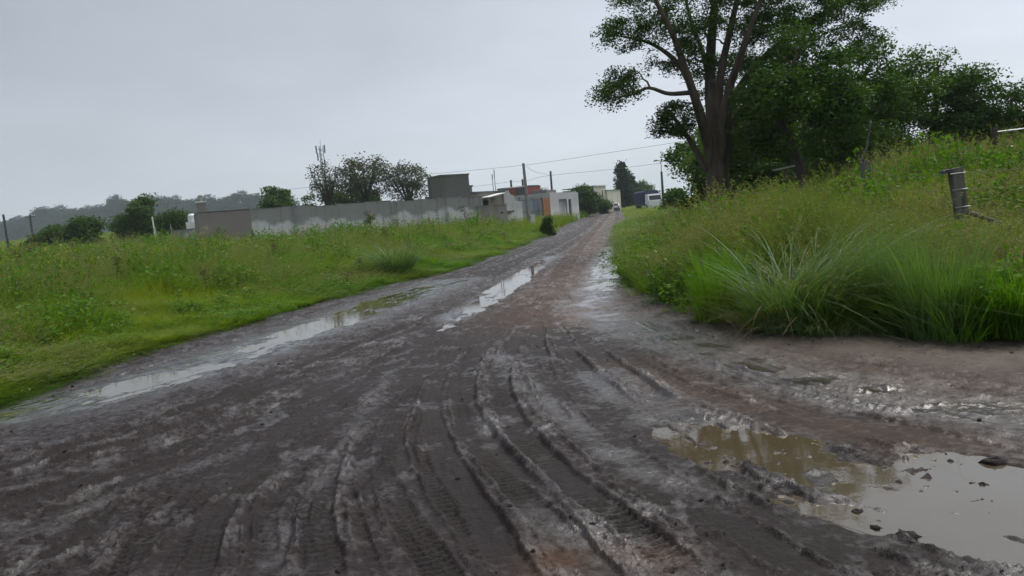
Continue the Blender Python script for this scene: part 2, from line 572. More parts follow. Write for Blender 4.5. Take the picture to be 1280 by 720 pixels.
def x_right(y):
    o = np.argsort(RIGHT_EDGE[:, 1])
    return np.interp(y, RIGHT_EDGE[o, 1], RIGHT_EDGE[o, 0])


def poly_dist(x, y, P):
    d = np.full(np.shape(x), 1e9)
    for a, b in zip(P[:-1], P[1:]):
        ab = b - a
        t = np.clip(((x - a[0]) * ab[0] + (y - a[1]) * ab[1]) / (ab @ ab), 0, 1)
        d = np.minimum(d, np.hypot(x - a[0] - t * ab[0], y - a[1] - t * ab[1]))
    return d


def verge(x, y):
    """signed distances beyond the left and the right edge of the mud (positive in the grass)"""
    x = np.asarray(x, dtype=float)
    y = np.asarray(y, dtype=float)
    wob = 0.22 * perlin(x * 0.8, y * 0.8, 51) + 0.10 * perlin(x * 2.5, y * 2.5, 52)
    dl = poly_dist(x, y, LEFT_EDGE) * np.where(x < x_left(y), 1, -1) + wob
    dr = poly_dist(x, y, RIGHT_EDGE) * np.where(x > x_right(y), 1, -1) + wob
    return dl, dr


def road_base(y):
    return 0.8 * sm(30, 170, y)


def land(x, y):
    x = np.asarray(x, dtype=float)
    y = np.asarray(y, dtype=float)
    dl, dr = verge(x, y)
    n = fbm(x * 0.18, y * 0.18, 4, 11)
    left = 0.03 * sm(0, 0.5, dl) + 0.15 * sm(0.3, 6, dl) + 0.40 * sm(4, 30, dl) + 0.05 * n * sm(0, 3, dl)
    left = left + (3.0 * sm(70, 190, y) + 2.2 * sm(180, 400, y) + 3.2 * sm(400, 760, y)) * sm(12, 60, dl)
    right = 0.05 * sm(0, 0.5, dr) + 0.62 * sm(0.4, 8.0, dr) + 0.35 * sm(8, 26, dr) + 0.06 * n * sm(0, 3, dr)
    inside = -0.16 * sm(0, 0.7, np.minimum(-dl, -dr))
    h = np.where(dl > 0, left, np.where(dr > 0, right, inside))
    return h + road_base(y)


def land1(x, y):
    return float(land(np.array([x]), np.array([y]))[0])


# one ground sheet out to the horizon, finer near the camera
def graded(lo, hi, near, step, grow):
    out = [near]
    s, p = step, near
    while p < hi:
        p += s
        s *= grow
        out.append(p)
    s, p = step, near
    neg = []
    while p > lo:
        p -= s
        s *= grow
        neg.append(p)
    return np.array(neg[::-1] + out)


gx = graded(-1600, 1600, 2.0, 0.24, 1.042)
gy = graded(-120, 2200, 11.0, 0.24, 1.038)
GX, GY = np.meshgrid(gx, gy)
GZ = land(GX, GY)
nx, ny = len(gx), len(gy)
idx = np.arange(nx * ny).reshape(ny, nx)
Q = np.stack([idx[:-1, :-1], idx[:-1, 1:], idx[1:, 1:], idx[1:, :-1]], -1).reshape(-1, 4)
me = raw_mesh('ground', np.stack([GX, GY, GZ], -1).reshape(-1, 3), Q, smooth=True)
me.materials.append(M['ground'])
ground = bpy.data.objects.new('ground', me)
C.objects.link(ground)
tag(ground, 'grassy soil of the field and verges out to the horizon', kind='structure')

# ------------------------------------------------------------------ the mud road, with its ruts
ys = [1.2]
while ys[-1] < 300:
    y = ys[-1]
    ys.append(y + min(max(0.010, y * y / 1320.0), 0.055 + 0.006 * max(0, y - 9) + 0.02 * max(0, y - 40)))
ys = np.array(ys)
NC = 815
xl = np.interp(ys, [0, 7, 18, 30, 60, 150, 300], [-1.6, -7.2, -6.4, -2.6, 2.4, 16.4, 38.8])
xr = np.interp(ys, [0, 6.5, 20, 60, 150, 300], [1.6, 6.6, 6.6, 11.4, 24.6, 47.6])
t = np.linspace(0, 1, NC)
MX = xl[:, None] + (xr - xl)[:, None] * t[None]
MY = np.repeat(ys[:, None], NC, 1)

# wheel tracks: (half width, depth, berm, tread, points); later ones overprint earlier ones
TRACKS = [
    (0.22, 0.050, 0.030, 0.0, [(9.03, 78.06), (2.53, 37.68), (0.07, 25.32), (-2.18, 17.32), (-3.08, 13.19), (-3.56, 10.72), (-4.11, 8.68), (-4.53, 7.63), (-4.74, 6.84)]),
    (0.20, 0.035, 0.025, 0.0, [(2.51, 43.95), (-0.97, 24.65), (-2.89, 17.2), (-3.88, 13.08), (-4.56, 10.16), (-5.04, 8.7), (-5.27, 7.65)]),
    (0.15, 0.022, 0.018, 0.0, [(3.62, 41.01), (0.03, 20.29), (-1.41, 13.06), (-2.39, 10.04), (-3.05, 7.79), (-3.53, 6.61), (-3.96, 5.67)]),
    (0.17, 0.040, 0.020, 0.0, [(4.56, 46.1), (1.55, 27.99), (0.02, 19.03), (-0.77, 14.13), (-1.07, 11.46), (-1.4, 9.03), (-1.84, 6.89), (-2.28, 5.24), (-2.56, 4.39), (-2.85, 3.97)]),
    (0.14, 0.025, 0.028, 0.3, [(-0.02, 14.94), (-0.92, 10.26), (-1.69, 8.03), (-2.17, 6.33), (-2.53, 5.31), (-2.84, 4.64), (-3.12, 4.12)]),
    (0.15, 0.030, 0.030, 0.0, [(-1.04, 11.87), (-1.82, 8.29), (-2.31, 6.76), (-2.92, 5.78), (-3.3, 5.17), (-3.61, 4.67)]),
    (0.16, 0.032, 0.030, 0.2, [(-0.55, 12.03), (-1.05, 8.4), (-1.54, 6.51), (-1.79, 5.12), (-1.86, 4.19), (-1.79, 3.44)]),
    (0.14, 0.026, 0.028, 0.4, [(-0.03, 13.25), (-0.85, 9.31), (-1.27, 7), (-1.4, 5.55), (-1.23, 4.29), (-0.93, 3.29)]),
    (0.17, 0.036, 0.032, 0.2, [(0.28, 14.28), (-0.57, 9.76), (-1.12, 7.62), (-1.24, 6.16), (-0.96, 4.76), (-0.64, 3.83), (-0.39, 3.2)]),
    (0.15, 0.030, 0.026, 0.8, [(0.33, 13.59), (-0.36, 9.66), (-0.76, 7.13), (-0.74, 5.57), (-0.47, 4.37), (-0.18, 3.56), (-0.04, 3.14)]),
    (0.16, 0.036, 0.030, 0.0, [(0.53, 14.8), (-0.22, 10.97), (-0.52, 8.64), (-0.51, 6.73), (-0.26, 5.24), (0.07, 4), (0.29, 3.08)]),
    (0.15, 0.028, 0.028, 1.0, [(0.75, 14.62), (0.05, 10.09), (-0.2, 7.63), (-0.03, 5.57), (0.24, 4.46), (0.5, 3.7), (0.68, 3.02)]),
    (0.17, 0.042, 0.036, 0.3, [(0.71, 13.95), (0.24, 9.36), (0.28, 6.75), (0.5, 5.03), (0.75, 4.14), (0.97, 3.42), (1.08, 2.95)]),
    (0.16, 0.036, 0.034, 0.2, [(0.74, 13.29), (0.57, 9.19), (0.72, 6.3), (0.96, 4.9), (1.19, 3.98), (1.38, 3.26), (1.5, 2.88)]),
    (0.15, 0.045, 0.034, 0.0, [(0.82, 13.48), (0.85, 9.05), (1.07, 6.78), (1.29, 5.38), (1.52, 4.29), (1.78, 3.63), (2.06, 3.05)]),
    (0.19, 0.055, 0.045, 0.0, [(0.9, 14.51), (1.04, 9.89), (1.34, 7.39), (1.66, 5.84), (2, 4.87), (2.31, 4.22), (2.53, 3.57)]),
    (0.20, 0.045, 0.050, 0.0, [(1.12, 13.64), (1.28, 9.76), (1.67, 7.45), (2.08, 5.96), (2.44, 4.92), (2.85, 4.02)]),
    (0.17, 0.022, 0.020, 0.0, [(1.5, 12.18), (1.89, 8.8), (2.35, 7.15), (2.79, 6.12), (3.51, 5.09)]),
    (0.13, 0.022, 0.024, 0.5, [(-2.18, 5.77), (-1.97, 4.71), (-1.75, 3.96), (-1.55, 3.4)]),
    (0.13, 0.024, 0.026, 0.0, [(-2.02, 8.37), (-2.35, 6.26), (-2.41, 5.27), (-2.26, 4.51), (-2, 3.81)]),
    (0.15, 0.034, 0.032, 0.3, [(-1.67, 8.9), (-2.03, 7.67), (-2.45, 6.54), (-2.98, 5.51), (-3.36, 4.75), (-3.46, 4.46)]),
    (0.14, 0.030, 0.030, 0.0, [(-1.47, 7.75), (-1.88, 6.49), (-2.21, 5.06), (-2.34, 4.07), (-2.33, 3.53)]),
    (0.15, 0.034, 0.032, 0.6, [(-1.6, 6.81), (-1.91, 5.5), (-2.09, 4.35), (-2.03, 3.48)]),
    (0.13, 0.026, 0.026, 0.0, [(-2.27, 8.69), (-2.97, 6.97), (-3.46, 6.08), (-3.94, 5.29)]),
    (0.14, 0.030, 0.028, 0.4, [(-1.21, 7.65), (-1.44, 5.77), (-1.48, 4.6), (-1.27, 3.35)]),
    (0.20, 0.030, 0.020, 0.0, [(22.23, 158.31), (8.48, 69.06), (4.12, 39.68), (2.01, 24.79), (1.14, 17.91)]),
    (0.20, 0.028, 0.020, 0.0, [(27.59, 190.66), (8.05, 57.85), (4.39, 33.43), (2.61, 21.92), (1.54, 15.55)]),
    (0.18, 0.025, 0.018, 0.0, [(28.34, 207.8), (7.4, 70.4), (2.9, 42.92), (0.68, 28.26), (-0.6, 19.65)]),
]


def near_track(P, pad, X=MX, Y=MY, rows=ys):
    """distance, side and arc length to a track for the vertices near it"""
    D = np.full(X.shape, 1e3, dtype=np.float32)
    SD = np.zeros(X.shape, dtype=np.float32)
    AL = np.zeros(X.shape, dtype=np.float32)
    s0 = 0.0
    for a, b in zip(P[:-1], P[1:]):
        L = math.hypot(*(b - a))
        r0 = np.searchsorted(rows, min(a[1], b[1]) - pad)
        r1 = np.searchsorted(rows, max(a[1], b[1]) + pad)
        if r1 <= r0:
            s0 += L
            continue
        xs, yy = X[r0:r1], Y[r0:r1]
        m = (xs > min(a[0], b[0]) - pad) & (xs < max(a[0], b[0]) + pad)
        if m.any():
            px, py = xs[m] - a[0], yy[m] - a[1]
            ux, uy = (b - a) / (L + 1e-9)
            tt = np.clip(px * ux + py * uy, 0, L)
            d = np.hypot(px - tt * ux, py - tt * uy)
            sub = D[r0:r1][m]
            better = d < sub
            ii = np.nonzero(m)
            ri, ci = ii[0][better] + r0, ii[1][better]
            D[ri, ci] = d[better]
            SD[ri, ci] = np.where((px * uy - py * ux)[better] > 0, 1, -1)
            AL[ri, ci] = s0 + tt[better]
        s0 += L
    return D, SD, AL


MDL, MDR = verge(MX, MY)
base = 0.026 * fbm(MX * 0.55, MY * 0.55, 3, 21) + 0.014 * fbm(MX * 1.7, MY * 1.7, 3, 22)
lump = np.abs(fbm(MX * 5.0, MY * 5.0, 3, 23))
clodn = np.maximum(0, fbm(MX * 10.0, MY * 10.0, 3, 24) - 0.10)
grit = np.maximum(0, fbm(MX * 24.0, MY * 24.0, 2, 26) - 0.05)
rough_mask = sm(-0.35, 0.45, fbm(MX * 0.9, MY * 0.9, 3, 25))
texture = (0.015 * lump + 0.042 * clodn + 0.028 * grit) * (0.35 + 0.65 * rough_mask)
Z = base + texture
press = np.zeros_like(Z)
# fainter passes of other wheels beside and across the deep ruts
trng = np.random.default_rng(77)
faint = []
for (w, dep, berm, tread, pts) in TRACKS[:25]:
    for q in range(6):
        P = spline(pts, 12 * (len(pts) - 1))
        n_ = len(P)
        i0 = int(n_ * trng.uniform(0.0, 0.35))
        i1 = int(n_ * trng.uniform(0.75, 1.0))
        tg = np.gradient(P, axis=0)
        nm = np.stack([tg[:, 1], -tg[:, 0]], -1) / (np.linalg.norm(tg, axis=1)[:, None] + 1e-9)
        off = trng.normal(0, 0.30) + np.linspace(trng.normal(0, 0.25), trng.normal(0, 0.25), n_)
        faint.append((trng.uniform(0.035, 0.12), trng.uniform(0.008, 0.022), trng.uniform(0.009, 0.017),
                      0.7 if trng.uniform() < 0.35 else 0.0, (P + nm * off[:, None])[i0:i1]))
ALL = [(w, d_, b_, t_, P, False) for (w, d_, b_, t_, P) in faint[:90]]
for (w, d_, b_, t_, pts) in TRACKS:
    P = spline(pts, 14 * (len(pts) - 1))
    tg = np.gradient(P, axis=0)
    nm = np.stack([tg[:, 1], -tg[:, 0]], -1) / (np.linalg.norm(tg, axis=1)[:, None] + 1e-9)
    off = trng.choice([-1, 1]) * trng.uniform(0.20, 0.34) + np.linspace(trng.normal(0, 0.06), trng.normal(0, 0.06), len(P))
    ALL.append((w * 0.60, d_ * 0.60, b_ * 0.38, t_, P + nm * off[:, None], True))
    ALL.append((w * 0.76, d_ * 0.90, b_ * 0.44, t_, P, True))
ALL += [(w, d_ * 0.8, b_, t_, P, False) for (w, d_, b_, t_, P) in faint[90:]]
for k, (w, dep, berm, tread, P, main) in enumerate(ALL):
    D, SD, AL = near_track(P, w * 2.2 + 0.08)
    m = D < w * 2.2
    if not m.any():
        continue
    d, s, side = D[m].astype(float), AL[m].astype(float), SD[m].astype(float)
    x, y = MX[m], MY[m]
    sgn = d * side
    jit = 1 + 0.16 * perlin(s * 1.3, np.full_like(s, k * 3.3), 31) + 0.14 * perlin(s * 5.1, side * 7.7 + k, 32)
    q = d / (w * jit)
    end = sm(0, 0.5, s) * sm(0, 0.5, s.max() - s)
    inside = (1 - sm(0.80, 1.04, q)) * (0.35 + 0.65 * sm(-0.45, 0.1, perlin(s * 0.7, np.full_like(s, k * 1.7), 39))) * end
    amp = 0.65 + 0.5 * sm(-0.4, 0.5, perlin(s * 0.45, np.full_like(s, k * 5.1), 33))
    floor_tex = 0.0035 * fbm(sgn * 26, s * 2.2, 3, 34 + k) + 0.26 * texture[m]
    if k % 3 == 0 or not main:
        floor_tex = floor_tex + 0.0030 * np.sin(2 * np.pi * sgn / (0.040 + 0.012 * (k % 4)))
    if tread:
        bar = np.sin(2 * np.pi * (s / 0.062 + np.abs(sgn) / 0.10 * 0.4))
        floor_tex = floor_tex + 0.009 * tread * np.clip(bar * 1.8, -1, 1) * sm(-0.1, 0.4, perlin(s * 0.9, np.full_like(s, k), 36) + 0.25)
    floor_z = base[m] * 0.7 - dep * amp + floor_tex if main else Z[m] * 0.6 + base[m] * 0.4 - dep * amp + floor_tex
    Z[m] = Z[m] * (1 - inside) + floor_z * inside
    # squeezed-up edge: a thin continuous crest, and behind it a broken lumpy berm
    along = 0.55 + 0.45 * sm(-0.35, 0.25, perlin(s * 1.1, side * 11.0 + k * 2.9, 50))
    fray = 1 + 0.5 * perlin(s * 9.0, side * 5.0 + k, 53)
    crest = np.exp(-((q - 1.06) / (0.11 if main else 0.26)) ** 2) * end * along * fray
    be = np.exp(-((q - 1.20) / 0.22) ** 2) * end
    lumpy = np.clip(0.30 + 0.9 * perlin(s * 2.1, side * 13.0 + k * 2.2, 37) + 0.8 * perlin(s * 6.0, side * 3.0 + k, 38) + 0.30 * perlin(x * 17, y * 17, 40), 0, 1.0)
    if main:
        Z[m] += 0.016 * crest + berm * be * lumpy * (0.6 + 0.6 * amp)
    else:
        Z[m] += berm * crest
    if main:
        press[m] = np.maximum(press[m] * (1 - 0.5 * be), inside)

# dips that hold water: (one end, other end, half width, depth)
DIP_ENDS = [
    ((1.60, 4.40), (3.30, 3.00), 0.50, 0.028, -0.018, 'broad sky-lit puddle at the right edge of the road'),
    ((1.12, 5.45), (1.80, 4.25), 0.40, 0.016, -0.0186, 'brown shallow puddle with tree reflection in the right ruts'),
    ((1.25, 4.05), (2.20, 2.90), 0.18, 0.014, -0.0192, 'narrow puddle at the lower right beside a dark clod'),
    ((-3.85, 10.3), (-1.95, 20.0), 0.60, 0.024, -0.016, 'long bright puddle in the left rut beside the grass'),
    ((-5.35, 7.5), (-3.62, 10.2), 0.50, 0.022, -0.018, 'thin bright puddle in the nearer left rut'),
    ((-0.98, 12.0), (1.25, 26.5), 0.38, 0.028, -0.022, 'bright elongated puddle in the middle of the road'),
    ((3.95, 28.0), (1.60, 14.0), 0.50, 0.028, -0.020, 'patchy bright water at the foot of the right verge'),
]
DIPS = [((p[0] + q[0]) / 2, (p[1] + q[1]) / 2, math.hypot(q[0] - p[0], q[1] - p[1]) / 2, hw,
         math.atan2(q[1] - p[1], q[0] - p[0]), dep, lev, lab) for p, q, hw, dep, lev, lab in DIP_ENDS]
DIP_E = []
for (x0, y0, a, b, hd, dep, lev, lab) in DIPS:
    ca, sa = math.cos(hd), math.sin(hd)
    lx = (MX - x0) * ca + (MY - y0) * sa
    ly = -(MX - x0) * sa + (MY - y0) * ca
    e0 = np.sqrt((lx / a) ** 2 + (ly / b) ** 2)
    e = e0 + 0.30 * fbm(MX * 1.8, MY * 1.8, 3, 41) + 0.12 * fbm(MX * 6, MY * 6, 2, 42)
    mk = 1 - sm(0.70, 1.15, e)
    bed = lev - dep + (0.80 if y0 < 6 else 0.42) * texture + 0.30 * (Z - base) + 0.010 * fbm(lx * 1.2, ly * 5.0, 3, 49)
    Z = Z * (1 - mk) + mk * bed
    DIP_E.append((e0, e))
# outside its shore the ground stands a little above each pool
e_all = np.min([e for _, e in DIP_E], 0)


def raise_shores(Z):
    for (e0, e), dp in zip(DIP_E, DIPS):
        ring = sm(0.95, 1.12, e_all) * (1 - sm(1.9, 2.6, e0))
        rim = dp[6] + 0.007 + 0.25 * texture + 0.003 * fbm(MX * 9, MY * 9, 2, 48)
        Z = Z + ring * np.maximum(rim - Z, 0)
    return Z


# wetness along the low, churned strips
WET = [
    (1.0, 1.2, [(-5.53, 7.8), (-4.78, 8.22), (-4.21, 9.59), (-3.6, 11.66), (-2.72, 15.13), (-1.67, 20.22)]),
    (0.36, 0.95, [(-1.08, 12.36), (-0.35, 16.32), (1.55, 27.99)]),
    (0.50, 1.0, [(4.27, 31.07), (2.77, 22.45), (1.94, 17.1), (1.32, 12.87)]),
    (0.62, 0.82, [(1.19, 13.59), (1.48, 10.37), (2, 8.47), (2.44, 6.57), (3.25, 4.87)]),
    (0.50, 0.66, [(0.84, 7.21), (1.23, 5.62), (1.53, 4.74), (1.81, 3.84), (2.1, 3.12)]),
    (0.20, 0.60, [(-0.25, 9.03), (0.19, 6.48), (0.55, 5.01), (0.89, 4.17)]),
    (0.26, 0.55, [(0.11, 3.99), (0.45, 3.44), (0.68, 3.02)]),
    (0.16, 0.48, [(-1.45, 8.14), (-1.36, 5.96), (-1.38, 4.57), (-1.3, 3.68)]),
    (0.20, 0.45, [(-2.18, 5.77), (-2.65, 4.87), (-3, 4.2)]),
]
wet = 0.23 + 0.40 * sm(-0.2, 0.6, fbm(MX * 3.4, MY * 2.6, 4, 43, 0.62)) * (0.4 + 0.6 * rough_mask) - 0.22 * press
for (w, a, pts) in WET:
    P = spline(pts, 10 * (len(pts) - 1))
    D, _, _ = near_track(P, w * 2.2)
    f = a * np.exp(-(D.astype(float) / w) ** 2)
    wet = np.maximum(wet, f * (0.65 + 0.5 * sm(-0.5, 0.5, fbm(MX * 2.6, MY * 2.6, 3, 44))))
    # a wet strip is slumped flat between its lumps
    flatten = np.clip(f, 0, 1) * 0.72 * (a > 0.7)
    Z = Z * (1 - flatten) + flatten * (base * 0.5 - 0.014 + 0.22 * texture)
zb = Z - base
wet = np.clip(np.maximum(wet, np.minimum(wet + 3.6 * np.clip(zb - 0.006, 0, 0.05) * (1 - press), 0.52)), 0, 1)
# steep crests slump
Z = raise_shores(Z - 0.55 * np.clip(zb - 0.022, 0, 1))
BROWN = [
    (1.1, 1.0, [(0.7, 11.71), (0.75, 14.62), (1.22, 17.82), (2.94, 28.62), (6.22, 50.89), (18.43, 134.35), (20, 150), (42.5, 300)]),
    (0.35, 0.55, [(1.23, 7.64), (1.65, 6.25), (2.1, 5.13), (2.82, 4.23)]),
    (0.16, 0.9, [(0.07, 3.34), (0.12, 3.5)]),
    (0.14, 0.75, [(0.49, 3.43), (0.61, 3.32)]),
    (0.5, 0.5, [(2.75, 7.39), (3.54, 5.31)]),
]
brown = np.zeros_like(Z)
for (w, a, pts) in BROWN:
    P = spline(pts, 10 * (len(pts) - 1))
    D, _, _ = near_track(P, w * 2.4)
    brown = np.maximum(brown, a * np.exp(-(D.astype(float) / w) ** 2))
brown *= 0.55 + 0.6 * sm(-0.5, 0.5, fbm(MX * 2.0, MY * 2.0, 3, 45))
D, _, _ = near_track(spline([(3.08, 8.03), (3.73, 7.46), (4.08, 6.74), (4.44, 6.14)], 30), 3.0)
dry = np.exp(-(D.astype(float) / 0.85) ** 2) * (0.7 + 0.4 * fbm(MX * 1.5, MY * 1.5, 3, 46))
dry = np.clip(dry, 0, 1)
Z += dry * (0.015 + 0.010 * np.maximum(0, fbm(MX * 22, MY * 22, 2, 47)))
wet = wet * (1 - 0.85 * dry)
Z = Z * np.where(MY > 30, np.clip(1 - (MY - 30) / 60, 0.35, 1), 1) + road_base(MY)
# the mud sheet dives under the turf at its edges
out = np.maximum(MDL, MDR)
Z -= 0.10 * sm(0.05, 0.8, out)
wet *= 1 - 0.6 * sm(-0.25, 0.1, out)

nr = len(ys)
idx = np.arange(nr * NC).reshape(nr, NC)
Q = np.stack([idx[:-1, :-1], idx[:-1, 1:], idx[1:, 1:], idx[1:, :-1]], -1).reshape(-1, 4)
me = raw_mesh('dirt_road', np.stack([MX, MY, Z], -1).reshape(-1, 3), Q, smooth=True)
ca_ = me.color_attributes.new('mud', 'FLOAT_COLOR', 'POINT')
ca_.data.foreach_set('color', np.stack([np.clip(wet, 0, 1), np.clip(brown, 0, 1), dry, np.ones_like(Z)], -1).astype(np.float32).ravel())
pk = me.attributes.new('packed', 'FLOAT', 'POINT')
pk.data.foreach_set('value', np.clip(0.75 * press - 12 * np.clip(Z - road_base(MY) - base, 0, 0.05), 0, 0.8).astype(np.float32).ravel())
me.materials.append(M['mud'])
road = bpy.data.objects.new('dirt_road', me)
C.objects.link(road)
tag(road, 'churned wet dirt road with fanning tyre ruts', kind='structure')


def mud_z(x, y):
    r = min(max(int(np.searchsorted(ys, y)), 0), nr - 1)
    c = int(np.clip((x - xl[r]) / (xr[r] - xl[r]) * (NC - 1), 0, NC - 1))
    return float(Z[r, c])


def puddle(label, x0, y0, a, b, hd, level):
    n = 40
    ca, sa = math.cos(hd), math.sin(hd)
    V = [(0, 0, 0)]
    for k in range(n):
        th = k / n * 2 * math.pi
        r = 1.0 + 0.10 * math.sin(3 * th + 1.1) + 0.06 * math.sin(7 * th)
        V.append((a * r * math.cos(th) * ca - b * r * math.sin(th) * sa, a * r * math.cos(th) * sa + b * r * math.sin(th) * ca, 0))
    T = [(0, k + 1, (k + 1) % n + 1) for k in range(n)]
    o = MB().add(V, T=T).build('puddle', M['water'], loc=(x0, y0, level))
    tag(o, label, kind='structure')
    return o


for dp in DIPS:
    puddle(dp[7], dp[0], dp[1], dp[2] * 1.4, dp[3] * 1.5, dp[4], dp[6])

# ------------------------------------------------------------------ trees
def leaf_quads(cent, size, rng, up=0.35, aspect=0.5):
    n = len(cent)
    t = rng.normal(size=(n, 3))
    t[:, 2] *= 0.6
    t /= np.linalg.norm(t, axis=1)[:, None]
    nn = rng.normal(size=(n, 3))
    nn[:, 2] += up * 2
    s = np.cross(nn, t)
    s /= np.linalg.norm(s, axis=1)[:, None] + 1e-9
    L = (size * rng.uniform(0.6, 1.25, n))[:, None]
    V = np.stack([cent - t * L * 0.5, cent + s * L * aspect * 0.5, cent + t * L * 0.5, cent - s * L * aspect * 0.5], 1).reshape(-1, 3)
    Qd = np.arange(n * 4).reshape(n, 4)
    return V, Qd


def wiggle(a, b, rng, n=6, amt=0.08, sag=0.0):
    a, b = np.asarray(a, float), np.asarray(b, float)
    L = np.linalg.norm(b - a)
    t = np.linspace(0, 1, n)[:, None]
    P = a + (b - a) * t
    off = rng.normal(size=(n, 3)) * L * amt
    off[0] = off[-1] = 0
    P = P + off * np.sin(np.pi * t)
    P[:, 2] += sag * L * np.sin(np.pi * t[:, 0])
    return P


def make_tree(name, label, cat, base, trunk, lobes, leaf, bark, leafsize=0.16, per=90, spread=0.38, limbs=(), seed=1,
              group=None, twig=0.03, sides=8, flat=0.65, up=0.35, aspect=0.5, bare=0):
    """trunk: [(x, y, z, r)], limbs: lists of the same (local to base); lobes: (cx, cy, cz, rx, ry, rz, clusters)"""
    rng = np.random.default_rng(seed)
    root = empty(name, base)
    wood = MB()
    nodes, nrad = [], []

    def put(path, sd):
        P = np.array([p[:3] for p in path], float)
        R = np.array([p[3] for p in path], float)
        n = max(6, 5 * (len(P) - 1))
        PP = spline(P, n)
        RR = np.interp(np.linspace(0, 1, n), np.linspace(0, 1, len(R)), R)
        wood.tube(PP, RR, sd)
        nodes.append(PP)
        nrad.append(RR)
    put(trunk, sides)
    nodes_trunk = nodes[0]
    for lb in limbs:
        put(lb, max(5, sides - 2))
    N = np.concatenate(nodes)
    NR = np.concatenate(nrad)
    hi = N[:, 2] > (np.max(nodes_trunk[:, 2]) * (0.45 if not limbs else 0.6))
    N, NR = N[hi], NR[hi]
    cents = []
    for (cx, cy, cz, rx, ry, rz, nc) in lobes:
        d = rng.normal(size=(nc, 3))
        d /= np.linalg.norm(d, axis=1)[:, None]
        r = rng.uniform(0.25, 1.0, nc) ** 0.45
        cents.append(np.array([cx, cy, cz]) + d * r[:, None] * np.array([rx, ry, rz]))
    cents = np.concatenate(cents)
    # order outward so that outer twigs can grow from inner ones
    core = N.mean(0)
    cents = cents[np.argsort(np.linalg.norm(cents - core, axis=1))]
    pool, prad = N.copy(), NR.copy()
    for c in cents:
        dv = c - pool
        dist = np.linalg.norm(dv, axis=1) + 0.8 * np.maximum(0, -dv[:, 2]) + 0.15 * np.linalg.norm(pool - core, axis=1)
        j = int(np.argmin(dist))
        a = pool[j]
        L = np.linalg.norm(c - a)
        if L < 0.05:
            continue
        P = wiggle(a, c, rng, 5, 0.07, 0.05)
        r0 = min(prad[j] * 0.7, twig * (0.6 + 0.5 * L))
        RR = np.linspace(r0, r0 * 0.35, 5)
        wood.tube(P, RR, 4, cap=False)
        pool = np.concatenate([pool, P[2:]])
        prad = np.concatenate([prad, RR[2:]])
    tr = wood.build('trunk', bark, root, smooth=True)
    leafy = cents[:len(cents) - bare] if bare else cents
    cnt = np.maximum(5, rng.normal(per, per * 0.35, len(leafy)).astype(int))
    cc = np.repeat(leafy, cnt, 0)
    off = np.clip(rng.normal(size=(len(cc), 3)), -1.7, 1.7) * spread * np.repeat(rng.uniform(0.6, 1.25, len(leafy)), cnt)[:, None]
    off[:, 2] *= flat
    V, Qd = leaf_quads(cc + off, leafsize, rng, up, aspect)
    me = raw_mesh('crown', V, Qd)
    me.materials.append(leaf)
    cr = bpy.data.objects.new('crown', me)
    C.objects.link(cr)
    cr.parent = root
    tag(root, label, cat, group)
    return root


def copy_tree(root, loc, rz, scale, label, group=None):
    r = root.copy()
    C.objects.link(r)
    r.location = loc
    r.rotation_euler = (0, 0, rz)
    r.scale = scale if isinstance(scale, tuple) else (scale,) * 3
    r['label'] = label
    if group:
        r['group'] = group
    for ch in root.children:
        c = ch.copy()
        C.objects.link(c)
        c.parent = r
    return r


def rel(pts, base, radii):
    return [(p[0] - base[0], p[1] - base[1], p[2] - base[2], r) for p, r in zip(pts, radii)]


# the big spreading tree: trunk and limbs where they stand, about 28 m up the road
bb = (7.73, 28.0, land1(7.73, 28.0) - 0.1)


def lobe(p, rx, ry, rz, n, b=bb):
    return (p[0] - b[0], p[1] - b[1], p[2] - b[2], rx, ry, rz, int(n * 1.35))


